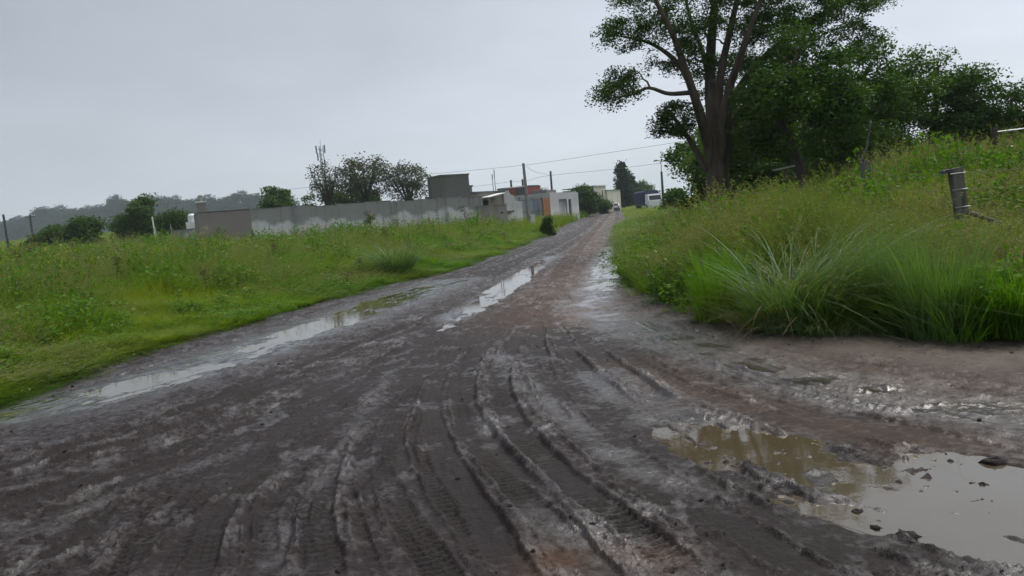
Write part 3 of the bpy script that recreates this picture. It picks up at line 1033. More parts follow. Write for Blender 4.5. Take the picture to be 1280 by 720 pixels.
big_trunk = rel([(7.72, 28, bb[2] - 0.1), (7.75, 28, 2.24), (7.76, 28, 2.96), (7.77, 28, 3.67), (7.8, 28.2, 4.69), (7.87, 28.4, 5.86)], bb, [0.58, 0.43, 0.38, 0.34, 0.24, 0.13])
big_limbs = [
    rel([(7.52, 27.9, 2.34), (7.42, 27.8, 3.54), (7.06, 27.6, 4.96), (6.61, 27.2, 6.17), (6.2, 26.8, 7.19), (5.64, 26.4, 8.19), (5.07, 26, 9.41)], bb, [0.08, 0.208, 0.16, 0.128, 0.096, 0.072, 0.04]),
    rel([(7.72, 28, 3.76), (7.84, 28.6, 5.47), (8.12, 29.2, 7.15), (8.45, 29.6, 8.82), (8.59, 30, 10.83), (8.39, 30, 12.59)], bb, [0.256, 0.208, 0.176, 0.136, 0.096, 0.048]),
    rel([(7.81, 27.8, 2.26), (7.88, 27.7, 3.5), (8.05, 27.4, 4.98), (8.33, 26.8, 6.08), (8.63, 26.2, 7.12), (9.01, 25.8, 8.27), (9.25, 25.5, 9.78)], bb, [0.08, 0.208, 0.152, 0.12, 0.088, 0.064, 0.032]),
    rel([(8.01, 28.1, 2.2), (8.16, 28, 3.36), (8.54, 27.8, 4.44), (9.1, 27.4, 4.98), (9.94, 27, 5.09), (10.84, 26.8, 5.21)], bb, [0.08, 0.192, 0.136, 0.104, 0.08, 0.04]),
    rel([(7.99, 28.2, 3.96), (9.05, 29, 5.58), (10.5, 29.8, 6.93), (12.25, 30.4, 7.97), (14.01, 30.8, 8.84)], bb, [0.192, 0.16, 0.128, 0.088, 0.048]),
    rel([(7.39, 28, 2.56), (6.98, 28, 3.46), (6.47, 27.6, 4.17), (6.04, 27.3, 4.72)], bb, [0.128, 0.104, 0.08, 0.04]),
    rel([(6.78, 27.4, 5.34), (5.89, 26.8, 5.29), (5.12, 26.3, 5.46), (4.52, 26, 5.25), (3.95, 25.8, 5.16)], bb, [0.088, 0.072, 0.056, 0.04, 0.024]),
    rel([(6.92, 27.5, 5.45), (6.64, 28.2, 6.49), (5.86, 28.8, 7.39), (4.77, 29.2, 7.86)], bb, [0.12, 0.096, 0.064, 0.032]),
    rel([(7.85, 28, 3.95), (8.04, 28, 5.78), (8.54, 28.2, 7.46), (9.07, 28.4, 9.15), (9.37, 28.5, 11.38)], bb, [0.176, 0.144, 0.112, 0.08, 0.04]),
    rel([(7.89, 28.6, 5.32), (8.05, 30, 7.02), (7.85, 31, 8.78), (7.71, 31.5, 10.78)], bb, [0.128, 0.096, 0.072, 0.04]),
]
big_lobes = [
    lobe((4.59, 28, 7.74), 0.75, 0.9, 0.75, 12), lobe((4.32, 27, 6.05), 0.65, 0.7, 0.42, 9), lobe((4.04, 26, 5.29), 0.75, 0.6, 0.38, 12),
    lobe((5.34, 28, 8.37), 1.1, 1.3, 1.0, 22), lobe((6.26, 27.5, 4.45), 0.8, 0.7, 0.7, 20), lobe((6.34, 28, 7.04), 1.1, 1.6, 0.9, 20),
    lobe((7.44, 29, 8.46), 1.5, 1.8, 1.1, 32), lobe((8.74, 28, 7.95), 1.7, 1.8, 1.2, 36), lobe((9.81, 28, 6.75), 1.6, 1.6, 1.1, 40),
    lobe((10.6, 28, 8.08), 1.7, 1.7, 1.2, 40), lobe((12.58, 29, 7.89), 1.6, 1.6, 1.0, 36), lobe((14.1, 30, 8.47), 0.9, 1.2, 0.8, 16),
    lobe((13.73, 30, 6.86), 1.0, 1.2, 0.8, 18), lobe((10.89, 28, 5.26), 1.5, 1.3, 0.9, 34), lobe((9.39, 28, 4.25), 1.2, 1.2, 0.6, 18),
    lobe((7.89, 29.5, 6.35), 0.9, 1.2, 1.0, 14), lobe((9.24, 29.5, 6.23), 1.1, 1.2, 0.9, 20),
    lobe((6.31, 28, 10.08), 1.7, 2.0, 1.2, 24), lobe((8.47, 28.5, 10.76), 2.0, 2.2, 1.4, 30), lobe((10.41, 28, 10.02), 2.0, 2.2, 1.3, 30),
    lobe((12.79, 29, 9.31), 1.5, 1.8, 1.1, 22), lobe((8.43, 29, 12.75), 1.8, 1.9, 1.0, 18), lobe((10.26, 28.5, 11.99), 1.6, 1.8, 0.9, 14),
]
make_tree('spreading_tree', 'tall spreading tree with thick forked trunk standing alone by the road', 'tree', bb, big_trunk, big_lobes,
          M['leaf_big'], M['bark'], 0.10, 155, 0.22, big_limbs, seed=5, twig=0.045, sides=14, flat=0.55)


def wood_tree(label, px, wid, hgt, seed, mat, per=150, nlob=6, leafsize=0.24, name='wood_tree', cat='tree', group=None, trunk_r=0.18, low=0.12, clusters=26, bark='bark_dark', spread=0.42):
    """a tree with a full, uneven crown down to about low*height; px: foot (x, y)"""
    rng = np.random.default_rng(seed)
    x, y = px
    z = land1(x, y) - 0.08
    trunk = [(0, 0, -0.1, trunk_r * 1.3), (rng.normal() * 0.1, rng.normal() * 0.1, hgt * 0.3, trunk_r), (rng.normal() * 0.25, rng.normal() * 0.25, hgt * 0.62, trunk_r * 0.7), (rng.normal() * 0.3, rng.normal() * 0.3, hgt * 0.88, trunk_r * 0.25)]
    lobes = [(0, 0, hgt * 0.62, wid * 0.34, wid * 0.34, hgt * 0.33, clusters)]
    for k in range(nlob):
        a = k / nlob * 6.283 + rng.uniform(-0.4, 0.4)
        rr = wid * rng.uniform(0.26, 0.36)
        zz = hgt * rng.uniform(low + 0.2, 0.80)
        lobes.append((rr * math.cos(a), rr * math.sin(a), zz, wid * rng.uniform(0.14, 0.22), wid * rng.uniform(0.14, 0.22), hgt * rng.uniform(0.10, 0.18), clusters // 2))
    lobes.append((rng.normal() * 0.2 * wid * 0.3, 0, hgt * 0.9, wid * 0.18, wid * 0.18, hgt * 0.12, clusters // 3))
    return make_tree(name, label, cat, (x, y, z), trunk, lobes, M[mat], M[bark], leafsize, per, spread, seed=seed, group=group)


# the wood on the right
wood_tree('dark leafy tree with pale new leaves pressed against the big tree on its right', (9.6, 25.0), 4.2, 6.2, 21, 'leaf_wood', 180, 7, leafsize=0.145, spread=0.3)
wood_tree('dark rounded tree, second to the right of the big spreading tree', (12.6, 27.5), 4.6, 5.9, 22, 'leaf_wood', 180, 7, leafsize=0.145, spread=0.3)
wood_tree('broad dark tree with ragged top, rightmost tall tree against the sky', (16.8, 30.5), 5.4, 5.9, 23, 'leaf_wood', 180, 8, clusters=34, leafsize=0.145, spread=0.3)
wood_tree('low dark tree sinking to the right frame edge', (18.9, 28.5), 3.8, 4.2, 24, 'leaf_wood', 160, 6, leafsize=0.145, spread=0.28, low=0.0)
wood_tree('dark tree filling the gap behind the two tallest wood trees', (15.0, 33.0), 4.6, 5.0, 25, 'leaf_wood', 110, 6, leafsize=0.2, low=0.0)
wood_tree('dark tree cut by the right frame edge behind the rail fence', (22.5, 31.5), 4.0, 4.0, 26, 'leaf_wood', 110, 6, leafsize=0.2, low=0.0)
wood_tree('slender light green tree behind the metal fence', (10.8, 33.0), 4.2, 5.0, 27, 'leaf_light', 100, 6, trunk_r=0.10, low=0.2, leafsize=0.2)
wood_tree('light green tree in the shade between fence and wood', (13.2, 36.0), 4.6, 5.2, 28, 'leaf_light', 100, 6, trunk_r=0.10, low=0.2, leafsize=0.2)
wood_tree('green leafy tree close behind the thick forked trunk on its left', (12.0, 41.0), 4.6, 5.0, 29, 'leaf_light', 120, 6, low=0.0, leafsize=0.22)
wood_tree('deep green tree at the back of the wood between slender trunks', (18.0, 42.0), 6.5, 6.5, 30, 'leaf_wood', 110, 7, leafsize=0.26, low=0.0)
wood_tree('deep green tree at the back of the wood behind the light green ones', (13.5, 46.0), 7.0, 6.5, 31, 'leaf_wood', 110, 7, leafsize=0.26, low=0.0)
wood_tree('low dark undergrowth bush behind the metal hurdle', (10.2, 30.5), 3.2, 2.3, 34, 'leaf_wood', 160, 6, low=-0.15, name='bush', cat='bush', trunk_r=0.05, leafsize=0.16, spread=0.3)
wood_tree('low dark undergrowth bush right of the metal hurdle under the wood', (13.0, 31.5), 3.4, 2.3, 35, 'leaf_wood', 160, 6, low=-0.15, name='bush', cat='bush', trunk_r=0.05, leafsize=0.16, spread=0.3)
wood_tree('low dark undergrowth bush below the broad ragged tree', (16.5, 28.5), 3.6, 2.3, 36, 'leaf_wood', 160, 6, low=-0.15, name='bush', cat='bush', trunk_r=0.05, leafsize=0.16, spread=0.3)
wood_tree('round green bush on the verge left of the thick forked trunk', (12.74, 48, 2.75)[:2], 3.2, 4.0, 32, 'leaf_light', 120, 6, low=-0.1, name='bush', cat='bush', trunk_r=0.08)
wood_tree('low bush on the verge in front of the parked truck', (13.58, 62, 2.49)[:2], 1.5, 1.9, 33, 'leaf_mid', 110, 5, low=-0.1, name='bush', cat='bush', trunk_r=0.06)
wood_tree('leafy green shrub on the bank crest right of the weathered post', (10.72, 17, 1.93)[:2], 1.7, 1.5, 91, 'leaf_light', 70, 4, leafsize=0.09, low=-0.2, name='shrub', cat='shrub', trunk_r=0.03, clusters=14, spread=0.14)
wood_tree('leafy green shrub on the bank crest at the right frame edge', (10.19, 15, 1.75)[:2], 1.6, 1.4, 92, 'leaf_light', 70, 4, leafsize=0.09, low=-0.2, name='shrub', cat='shrub', trunk_r=0.03, clusters=14, spread=0.14)
wood_tree('low leafy shrub on the bank between the weathered post and the wood', (10.25, 19, 2.01)[:2], 1.8, 1.3, 93, 'leaf_light', 70, 4, leafsize=0.09, low=-0.2, name='shrub', cat='shrub', trunk_r=0.03, clusters=14, spread=0.14)
wood_tree('pale leafy shrub on the bank below the crooked dead stem', (7.62, 17.5, 1.95)[:2], 1.7, 1.3, 94, 'leaf_light', 70, 4, leafsize=0.09, low=-0.2, name='shrub', cat='shrub', trunk_r=0.03, clusters=14, spread=0.14)
# bare twisted dead stem standing in front of the wood
db = (*(9.3, 20, 2.26)[:2], land1(*(9.3, 20, 2.26)[:2]))
MB().tube(spline([(0, 0, -0.1), (0.02, 0, 1.1), (-0.05, 0, 1.55), (0.12, 0.02, 1.95), (0.20, 0, 2.35), (0.26, 0, 2.65)], 22), np.linspace(0.05, 0.02, 22), 6).build('dead_stem', M['old_wood'], loc=db, smooth=True)
tag(bpy.data.objects['dead_stem'], 'bare crooked pale stem in front of the dark wood', 'stem')

# trees behind the long wall
def thin_tree(label, P, hgt, wid, seed, mat='leaf_olive', per=40, ncl=60, leafsize=0.30, spread=0.45):
    rng = np.random.default_rng(seed)
    x, y = P
    z = land1(x, y) - 0.1
    limbs = []
    for k in range(7):
        a = k / 7 * 6.283 + rng.uniform(-0.3, 0.3)
        r = wid * 0.42 * rng.uniform(0.6, 1.0)
        h0 = hgt * rng.uniform(0.28, 0.42)
        limbs.append([(0, 0, h0, 0.16), (r * 0.35 * math.cos(a), r * 0.35 * math.sin(a), hgt * 0.58, 0.11),
                      (r * 0.8 * math.cos(a), r * 0.8 * math.sin(a), hgt * rng.uniform(0.74, 0.86), 0.06), (r * math.cos(a), r * math.sin(a), hgt * rng.uniform(0.86, 0.97), 0.03)])
    trunk = [(0, 0, -0.1, 0.30), (0.05, 0, hgt * 0.25, 0.24), (0.1, 0.1, hgt * 0.5, 0.18), (-0.1, 0, hgt * 0.9, 0.05)]
    lobes = [(0, 0, hgt * 0.78, wid * 0.46, wid * 0.46, hgt * 0.20, ncl), (0, 0, hgt * 0.58, wid * 0.42, wid * 0.42, hgt * 0.18, ncl // 2)]
    return make_tree('sparse_tree', label, 'tree', (x, y, z), trunk, lobes, M[mat], M['bark_dark'], leafsize, per, spread, limbs, seed=seed, twig=0.05)


thin_tree('sparse bare-branched tree behind the wall, nearest the antenna mast', (-21.63, 95, 7.77)[:2], 9.2, 5.0, 41, per=16, ncl=90)
thin_tree('open leafy tree behind the wall, middle of three', (-16.95, 95, 7.38)[:2], 9.6, 7.0, 42, per=36, ncl=110)
thin_tree('open leafy tree behind the wall, next to the block tower', (-11.83, 95, 6.46)[:2], 8.3, 6.4, 43, per=26, ncl=110)
wood_tree('dark green tree behind the wall, filling between the open trees', (-19.94, 101, 6.35)[:2], 8.5, 6.4, 44, 'leaf_mid', 70, 6, leafsize=0.42, spread=0.5)
wood_tree('low green tree above the wall behind its left end', (-26.46, 90, 5.63)[:2], 4.8, 6.3, 45, 'leaf_mid', 60, 6, leafsize=0.34, spread=0.4)
wood_tree('small bushy top just over the wall left of the bare tree', (-21.46, 85, 4.67)[:2], 2.6, 4.7, 46, 'leaf_mid', 50, 5, leafsize=0.3, spread=0.35, clusters=14)
# trees in the left field
wood_tree('dense dark green tree standing in the left field', (-37.8, 80.0), 5.6, 5.6, 51, 'leaf_mid', 110, 8, leafsize=0.32, low=0.0)
wood_tree('shaggy green tree close to the right side of the dense field tree', (-35.0, 80.5), 3.6, 4.2, 52, 'leaf_mid', 90, 6, leafsize=0.3, low=0.0)
wood_tree('flat-topped field tree with several stems, taller of the leaning pair', (-40.6, 74.0), 3.6, 4.1, 53, 'leaf_mid', 80, 6, leafsize=0.3, low=0.15)
wood_tree('low wide field tree in the middle of the leaning group', (-43.2, 75.0), 3.8, 3.4, 54, 'leaf_mid', 80, 6, leafsize=0.3, low=0.15)
wood_tree('small low field tree nearest the left frame edge', (-45.6, 75.5), 3.0, 2.6, 55, 'leaf_mid', 70, 5, leafsize=0.3, low=0.1)
wood_tree('bush beside the thin white posts in the left field', (-31.38, 72, 1.96)[:2], 1.8, 1.6, 56, 'leaf_mid', 60, 4, leafsize=0.22, low=-0.1, name='bush', cat='bush', trunk_r=0.05, clusters=10, spread=0.22)
wood_tree('green bush behind the white water tank', (-37.82, 90, 3.6)[:2], 3.6, 4.0, 57, 'leaf_mid', 70, 5, leafsize=0.3, low=0.0, name='bush', cat='bush', trunk_r=0.06)
wood_tree('yellow-green leafy shrub in front of the middle of the long wall', (-8.54, 48, 1.3)[:2], 1.9, 2.1, 58, 'leaf_light', 50, 4, leafsize=0.14, low=-0.1, name='shrub', cat='shrub', trunk_r=0.04, clusters=12, spread=0.16)
wood_tree('low heap of green brush against the foot of the mauve building', (-16.56, 43, 1.72)[:2], 1.9, 1.35, 59, 'leaf_light', 50, 4, leafsize=0.13, low=-0.2, name='shrub', cat='shrub', trunk_r=0.04, clusters=12, spread=0.16)
# along the road ahead
wood_tree('green tree between the white building and the cream building', (11.33, 112, 4.08)[:2], 4.6, 4.6, 61, 'leaf_mid', 90, 6, leafsize=0.32, low=0.0)
wood_tree('low bush in front of the cream building beside the road', (15.6, 125, 2.18)[:2], 2.6, 2.2, 62, 'leaf_mid', 80, 5, leafsize=0.3, low=-0.1, name='bush', cat='bush', trunk_r=0.05)
wood_tree('small light green tree behind the parked truck', (33.74, 190, 4.59)[:2], 8.0, 6.0, 63, 'leaf_mid', 60, 6, leafsize=0.5, low=0.0, spread=0.6)
wood_tree('dark green bush growing on the left verge in front of the gate', (2.68, 51, 0.82)[:2], 0.8, 1.45, 64, 'leaf_mid', 90, 5, leafsize=0.12, low=-0.15, name='bush', cat='bush', trunk_r=0.04, clusters=14, spread=0.16)


wood_tree('small green treetop between the white house and the far poles', (1.96, 118, 5.04)[:2], 3.4, 4.0, 65, 'leaf_mid', 70, 5, leafsize=0.3, low=0.0)
wood_tree('small dark treetop right of the red brick house', (6.23, 118, 4.93)[:2], 2.4, 4.3, 66, 'leaf_mid', 70, 5, leafsize=0.3, low=0.0)


def poplar(label, P, hgt, wid, seed):
    x, y = P
    rng = np.random.default_rng(seed)
    z = land1(x, y) - 0.1
    trunk = [(0, 0, 0, 0.28), (0, 0, hgt * 0.4, 0.2), (0.1, 0, hgt * 0.95, 0.05)]
    lobes = []
    for k in range(9):
        f = k / 8
        w = wid * (0.5 * (1 - f) ** 0.7 + 0.07) * rng.uniform(0.8, 1.15)
        lobes.append((rng.normal() * wid * 0.07, rng.normal() * wid * 0.07, hgt * (0.16 + 0.80 * f), w, w, hgt * 0.085, 16))
    return make_tree('poplar_tree', label, 'tree', (x, y, z), trunk, lobes, M['leaf_conifer'], M['bark_dark'], 0.5, 50, 0.5, seed=seed, flat=1.0, up=0.0)


poplar('tall pointed dark tree at the end of the road', (25.44, 165, 5.37)[:2], 9.6, 4.6, 71)
poplar('shorter dark pointed tree leaning into the tallest one by the road end', (27.29, 168, 5.32)[:2], 7.4, 4.0, 72)

# hazy tree line beyond the left field
far_a = wood_tree('hazy blue-grey tree in the distant tree line beyond the left field', (-118, 225), 13, 10.5, 81, 'leaf_far', 110, 8, leafsize=0.5, low=0.0, name='distant_tree', group='distant tree line', clusters=44, spread=0.75)
far_b = wood_tree('hazy blue-grey tree in the distant tree line beyond the left field', (-134, 232), 15, 9.0, 82, 'leaf_far', 110, 8, leafsize=0.5, low=0.0, name='distant_tree', group='distant tree line', clusters=44, spread=0.75)
FAR = [((-411.06, 638, 25.8), 2.38, 2.52), ((-447.27, 714, 29.83), 2.68, 3.08), ((-407.25, 684, 28.28), 3.62, 2.52), ((-424.87, 743, 29.12), 3.41, 3.36), ((-363.03, 654, 21.52), 2.82, 3.36), ((-390.91, 728, 26.44), 3.12, 2.52), ((-347.27, 668, 26.89), 3.32, 2.24), ((-341.55, 684, 26.32), 3.57, 2.38), ((-340.89, 714, 22.41), 3.12, 3.08), ((-318.46, 698, 24.31), 3.41, 2.52), ((-296.63, 677, 26.1), 3.62, 2.24), ((-302.3, 714, 22.87), 3.27, 2.52), ((-286.72, 701, 21.64), 2.73, 2.24), ((-261.49, 684, 19.62), 2.98, 2.80), ((-256.08, 714, 19), 2.82, 3.36), ((-235.57, 698, 20.98), 3.12, 3.08), ((-223.92, 714, 21.48), 3.12, 2.80), ((-203.11, 698, 19.71), 2.98, 3.08), ((-446.12, 668, 28.26), 2.82, 3.08), ((-474.84, 684, 26.87), 2.98, 3.08)]
frng = random.Random(4)
for k, (P, tall, wide) in enumerate(FAR):
    src = far_a if k % 2 else far_b
    loc = (P[0], P[1], land1(P[0], P[1]) - 0.3)
    if k in (0, 1):
        src.location = loc
        src.scale = (wide, wide, tall)
        src.rotation_euler = (0, 0, 0.4 * k)
    else:
        copy_tree(src, loc, frng.uniform(0, 6.28), (wide, wide, tall), 'hazy blue-grey tree in the distant tree line beyond the left field', 'distant tree line')

# ------------------------------------------------------------------ buildings and walls
def openwall(mb, x0, x1, z0, z1, y0, y1, holes):
    """a wall slab with real rectangular openings (holes: x0, x1, z0, z1)"""
    xs = sorted({x0, x1, *[h[0] for h in holes], *[h[1] for h in holes]})
    zs = sorted({z0, z1, *[h[2] for h in holes], *[h[3] for h in holes]})
    for a, b in zip(xs[:-1], xs[1:]):
        for c, d in zip(zs[:-1], zs[1:]):
            mx, mz = (a + b) / 2, (c + d) / 2
            if any(h[0] < mx < h[1] and h[2] < mz < h[3] for h in holes):
                continue
            mb.box(a, b, y0, y1, c, d)
    return mb


def frame_at(name, A, B):
    """an Empty at A whose local x runs towards B; returns it and the length"""
    z = min(land1(A[0], A[1]), land1(B[0], B[1])) - 0.15
    o = empty(name, (A[0], A[1], z), math.atan2(B[1] - A[1], B[0] - A[0]))
    return o, math.hypot(B[0] - A[0], B[1] - A[1]), z


# the long stained wall: panels between bare pilasters
wall_root, WL, wz = frame_at('perimeter_wall', (-14.94, 45.5, 3.21), (-1.76, 58, 3.16))
tag(wall_root, 'long stained grey wall of rendered panels between bare pilasters', 'wall', kind='thing')
NP = 9
pw = WL / NP
for k in range(NP):
    h = 3.19 - wz + 0.05 * math.sin(k * 2.1)
    MB().box(k * pw + 0.11, (k + 1) * pw - 0.11, 0.0, 0.16, -0.2, h).build('wall_panel', M['wall'], wall_root)
    MB().box(k * pw + 0.11, (k + 1) * pw - 0.11, -0.015, 0.175, h, h + 0.05).build('coping', M['pilaster'], wall_root)
for k in range(NP + 1):
    MB().box(k * pw - 0.11, k * pw + 0.11, -0.018, 0.18, -0.2, 3.24 - wz + 0.04 * math.cos(k * 1.7)).build('pilaster', M['wall'], wall_root)

# raised block tower behind the wall
tr_root, TL, tz = frame_at('block_tower', (-4.43, 57.4, 4.96), (-2.4, 58.6, 5.04))
tag(tr_root, 'square dark block tower rising above the end of the wall', 'tower')
MB().box(0, TL, 0.35, TL + 0.35, -0.2, 4.9 - tz).build('wall', M['block'], tr_root)
MB().box(-0.05, TL + 0.05, 0.30, TL + 0.40, 4.9 - tz, 5.02 - tz).build('roof_slab', M['block'], tr_root)

# plain mauve building at the left end
br_root, BL, bz = frame_at('mauve_building', (-17.53, 44.2, 3.23), (-14.93, 45.4, 3.2))
tag(br_root, 'plain windowless mauve-brown building at the left end of the long wall', 'building')
MB().box(0, BL, 0.0, 4.5, -0.2, 3.2 - bz).build('wall', M['mauve'], br_root)
MB().box(-0.02, BL + 0.01, -0.02, 4.52, 3.2 - bz, 3.25 - bz).build('roof', M['roof_dark'], br_root)
ch = MB().box(0.02, 0.50, 0.15, 0.65, 3.25 - bz, 3.80 - bz).build('chimney', M['mauve'], br_root)
MB().box(-0.03, 0.55, 0.10, 0.70, 3.80 - bz, 3.87 - bz).build('chimney_cap', M['white_paint'], ch)
MB().tube([(0.27, 0.4, 3.86 - bz), (0.27, 0.4, 4.02 - bz), (0.27, 0.4, 4.05 - bz), (0.27, 0.4, 4.22 - bz), (0.27, 0.4, 4.25 - bz)],
          [0.07, 0.07, 0.14, 0.15, 0.02], 10).build('chimney_cowl', M['galvanised'], ch)

# white water tank on its stand
p = (-24.3, 60, 3.23)
wt = empty('water_tank', (p[0], p[1], land1(p[0], p[1])))
tz0 = land1(p[0], p[1])
tag(wt, 'small white water tank on a white block stand left of the mauve building', 'water tank')
MB().box(-0.36, 0.36, -0.36, 0.36, -0.2, 3.15 - tz0).build('stand', M['white_paint'], wt)
MB().tube([(0, 0, 3.15 - tz0), (0, 0, 3.2 - tz0), (0, 0, 3.62 - tz0), (0, 0, 3.72 - tz0), (0, 0, 3.78 - tz0)], [0.27, 0.29, 0.29, 0.22, 0.10], 16).build('tank', M['white_paint'], wt)
MB().tube([(0, 0, 3.78 - tz0), (0, 0, 3.83 - tz0)], [0.10, 0.09], 12).build('lid', M['roof_dark'], wt)

lw, LL, lz = frame_at('low_wall', (-24.58, 57, 2.57), (-21.38, 54, 2.52))
tag(lw, 'low grey garden wall running left from the mauve building', 'wall', kind='thing')
MB().box(0, LL, 0, 0.16, -0.2, 2.5 - lz).build('wall_panel', M['wall'], lw)
MB().box(-0.02, LL + 0.02, -0.03, 0.19, 2.5 - lz, 2.56 - lz).build('coping', M['pilaster'], lw)

# grey-brown house behind the wall end
hs, HL, hz = frame_at('grey_house', (-2.7, 61, 3.69), (-0.05, 64, 3.69))
tag(hs, 'low grey-brown house with a pale sloped porch roof behind the wall end', 'house')
HT = 3.55 - hz
win = (0.35, 0.85, 1.95 - hz, 2.75 - hz)
doorway_shade = (1.45, 2.30, -0.2, 2.95 - hz)
openwall(MB(), 0, HL, -0.2, HT, 0.0, 0.2, [win, doorway_shade]).build('front_wall', M['greyhouse'], hs)
MB().box(0, 0.2, 0.2, 5, -0.2, HT).build('side_wall', M['greyhouse'], hs)
MB().box(HL - 0.2, HL, 0.2, 5, -0.2, HT).build('side_wall', M['greyhouse'], hs)
MB().box(0.2, HL - 0.2, 4.8, 5, -0.2, HT).build('back_wall', M['greyhouse'], hs)
MB().box(-0.1, HL + 0.1, -0.1, 5.1, HT, HT + 0.14).build('roof', M['roof_dark'], hs)
wn_ = MB().box(win[0], win[1], 0.10, 0.12, win[2], win[3]).build('window', M['car_glass'], hs)
MB().box(win[0] - 0.04, win[1] + 0.04, -0.03, 0.0, win[2] - 0.06, win[2]).build('sill', M['pilaster'], wn_)
MB().box(doorway_shade[0], doorway_shade[1], 0.14, 0.18, doorway_shade[2], doorway_shade[3]).build('doorway_shade', M['dark_open'], hs)  # near-black sheet painted as the shade of the open doorway
MB().prism([(1.05, 3.12 - hz), (3.0, 3.40 - hz), (3.0, 3.47 - hz), (1.05, 3.19 - hz)], -1.1, -0.01).build('porch_roof', M['white_paint'], hs)
for px_ in (1.15, 2.85):
    MB().box(px_ - 0.06, px_ + 0.06, -1.0, -0.88, -0.2, 3.12 - hz + (px_ - 1.05) * 0.14).build('porch_post', M['greyhouse'], hs)
ext = MB().box(-0.05, 0.95, 0.6, 2.4, HT + 0.14, 4.15 - hz).build('stair_room', M['greyhouse'], hs)
MB().box(-0.12, 1.02, 0.52, 2.48, 4.15 - hz, 4.25 - hz).build('stair_roof', M['roof_dark'], ext)

fw, FL, fz = frame_at('front_wall', (-2.1, 57.6, 2.52), (0.11, 59.5, 2.49))
tag(fw, 'plain brown-grey front wall with a small dark opening before the house', 'wall', kind='thing')
openwall(MB(), 0, FL, -0.2, 2.45 - fz, 0, 0.16, [(FL - 0.62, FL - 0.42, 1.78 - fz, 1.92 - fz)]).build('wall_panel', M['greyhouse'], fw)
MB().box(-0.03, FL + 0.03, -0.03, 0.19, 2.45 - fz, 2.5 - fz).build('coping', M['pilaster'], fw)
MB().box(FL - 0.62, FL - 0.42, 0.17, 0.19, 1.78 - fz, 1.92 - fz).build('opening_backing', M['dark_open'], fw)  # plain dark sheet closing the back of the small opening

# white house with a stepped gable
gb, GL_, gz = frame_at('white_house', (-0.43, 72, 3.09), (1.64, 75, 2.98))
tag(gb, 'small white-grey house with a stepped gable beside the utility poles', 'house')
w_ = GL_
MB().prism([(0, -0.2), (w_, -0.2), (w_, 2.85 - gz), (w_ * 0.72, 2.95 - gz), (w_ * 0.62, 3.5 - gz), (w_ * 0.5, 3.55 - gz), (w_ * 0.42, 3.95 - gz), (0, 4.05 - gz)], 0, 0.2).build('front_wall', M['white_wall'], gb)
MB().box(0, w_, 0.2, 5, -0.2, 2.8 - gz).build('side_wall', M['white_wall'], gb)
MB().box(0.3, 1.75, -0.35, -0.01, 1.85 - gz, 2.05 - gz).build('canopy', M['roof_dark'], gb)
MB().box(0.02, w_ * 0.42, -0.06, 0.26, 4.05 - gz, 4.15 - gz).build('coping', M['roof_dark'], gb)
for ax, ah, nb in ((0.25, 5.55, 3), (0.60, 5.95, 4)):
    an = MB().tube([(ax - 0.6, 0.4, 2.6 - gz), (ax - 0.6, 0.4, ah - gz)], 0.03, 6)
    for q in range(nb):
        an.tube([(ax - 0.78, 0.4, ah - gz - 0.1 - 0.16 * q), (ax - 0.42, 0.4, ah - gz - 0.1 - 0.16 * q)], 0.016, 4)
    an.build('aerial', M['wire'], gb)

# gate and brick house
gt, GTL, gtz = frame_at('sliding_gate', (1.57, 79, 2.66), (4.02, 84, 2.62))
tag(gt, 'wide blue-grey sheet metal gate with two rows of panels', 'gate')
MB().box(0, GTL, 0.05, 0.08, 0.0, 3.1 - gtz).build('gate_frame', M['wire'], gt)
ncol = 5
for q in range(ncol):
    for rr_, (z0_, z1_) in enumerate(((0.1, 1.75 - gtz), (1.80 - gtz, 3.05 - gtz))):
        MB().box(q * GTL / ncol + 0.05, (q + 1) * GTL / ncol - 0.05, 0.0, 0.05, z0_, z1_).build('panel', M['blue_metal'], gt)
MB().box(-0.15, 0.0, -0.05, 0.15, -0.2, 3.2 - gtz).build('gate_post', M['pilaster'], gt)
MB().box(GTL, GTL + 0.15, -0.05, 0.15, -0.2, 3.2 - gtz).build('gate_post', M['pilaster'], gt)
MB().box(-0.15, GTL + 0.15, -0.1, 0.2, 3.2 - gtz, 3.34 - gtz).build('lintel', M['pilaster'], gt)

rg, RGL, rgz = frame_at('rusty_gate', (4.02, 82, 2.67), (4.88, 83.5, 2.71))
tag(rg, 'rust-orange metal gate leaf right of the blue-grey gate', 'gate')
MB().box(0, RGL, 0, 0.05, -0.1, 3.15 - rgz).build('leaf', M['rust_metal'], rg)
for q in range(4):
    MB().box(q * RGL / 4 + 0.03, (q + 1) * RGL / 4 - 0.03, -0.025, -0.002, 0.05, 3.05 - rgz).build('panel', M['rust_metal'], rg)

bk, BKL, bkz = frame_at('brick_house', (2.69, 93, 4.22), (4.57, 96, 4.25))
tag(bk, 'small red brick upper storey with dark roof behind the gate', 'house')
MB().box(0, BKL, 0, 4, -0.2, 4.85 - bkz).build('wall', M['brick'], bk)
MB().prism([(-0.12, 4.85 - bkz), (BKL + 0.12, 4.85 - bkz), (BKL * 0.8, 5.02 - bkz), (BKL * 0.15, 5.02 - bkz)], -0.12, 4.12).build('roof', M['roof_dark'], bk)
MB().box(-0.45, -0.02, 0.3, 1.2, -0.2, 4.75 - bkz).build('chimney', M['roof_dark'], bk)

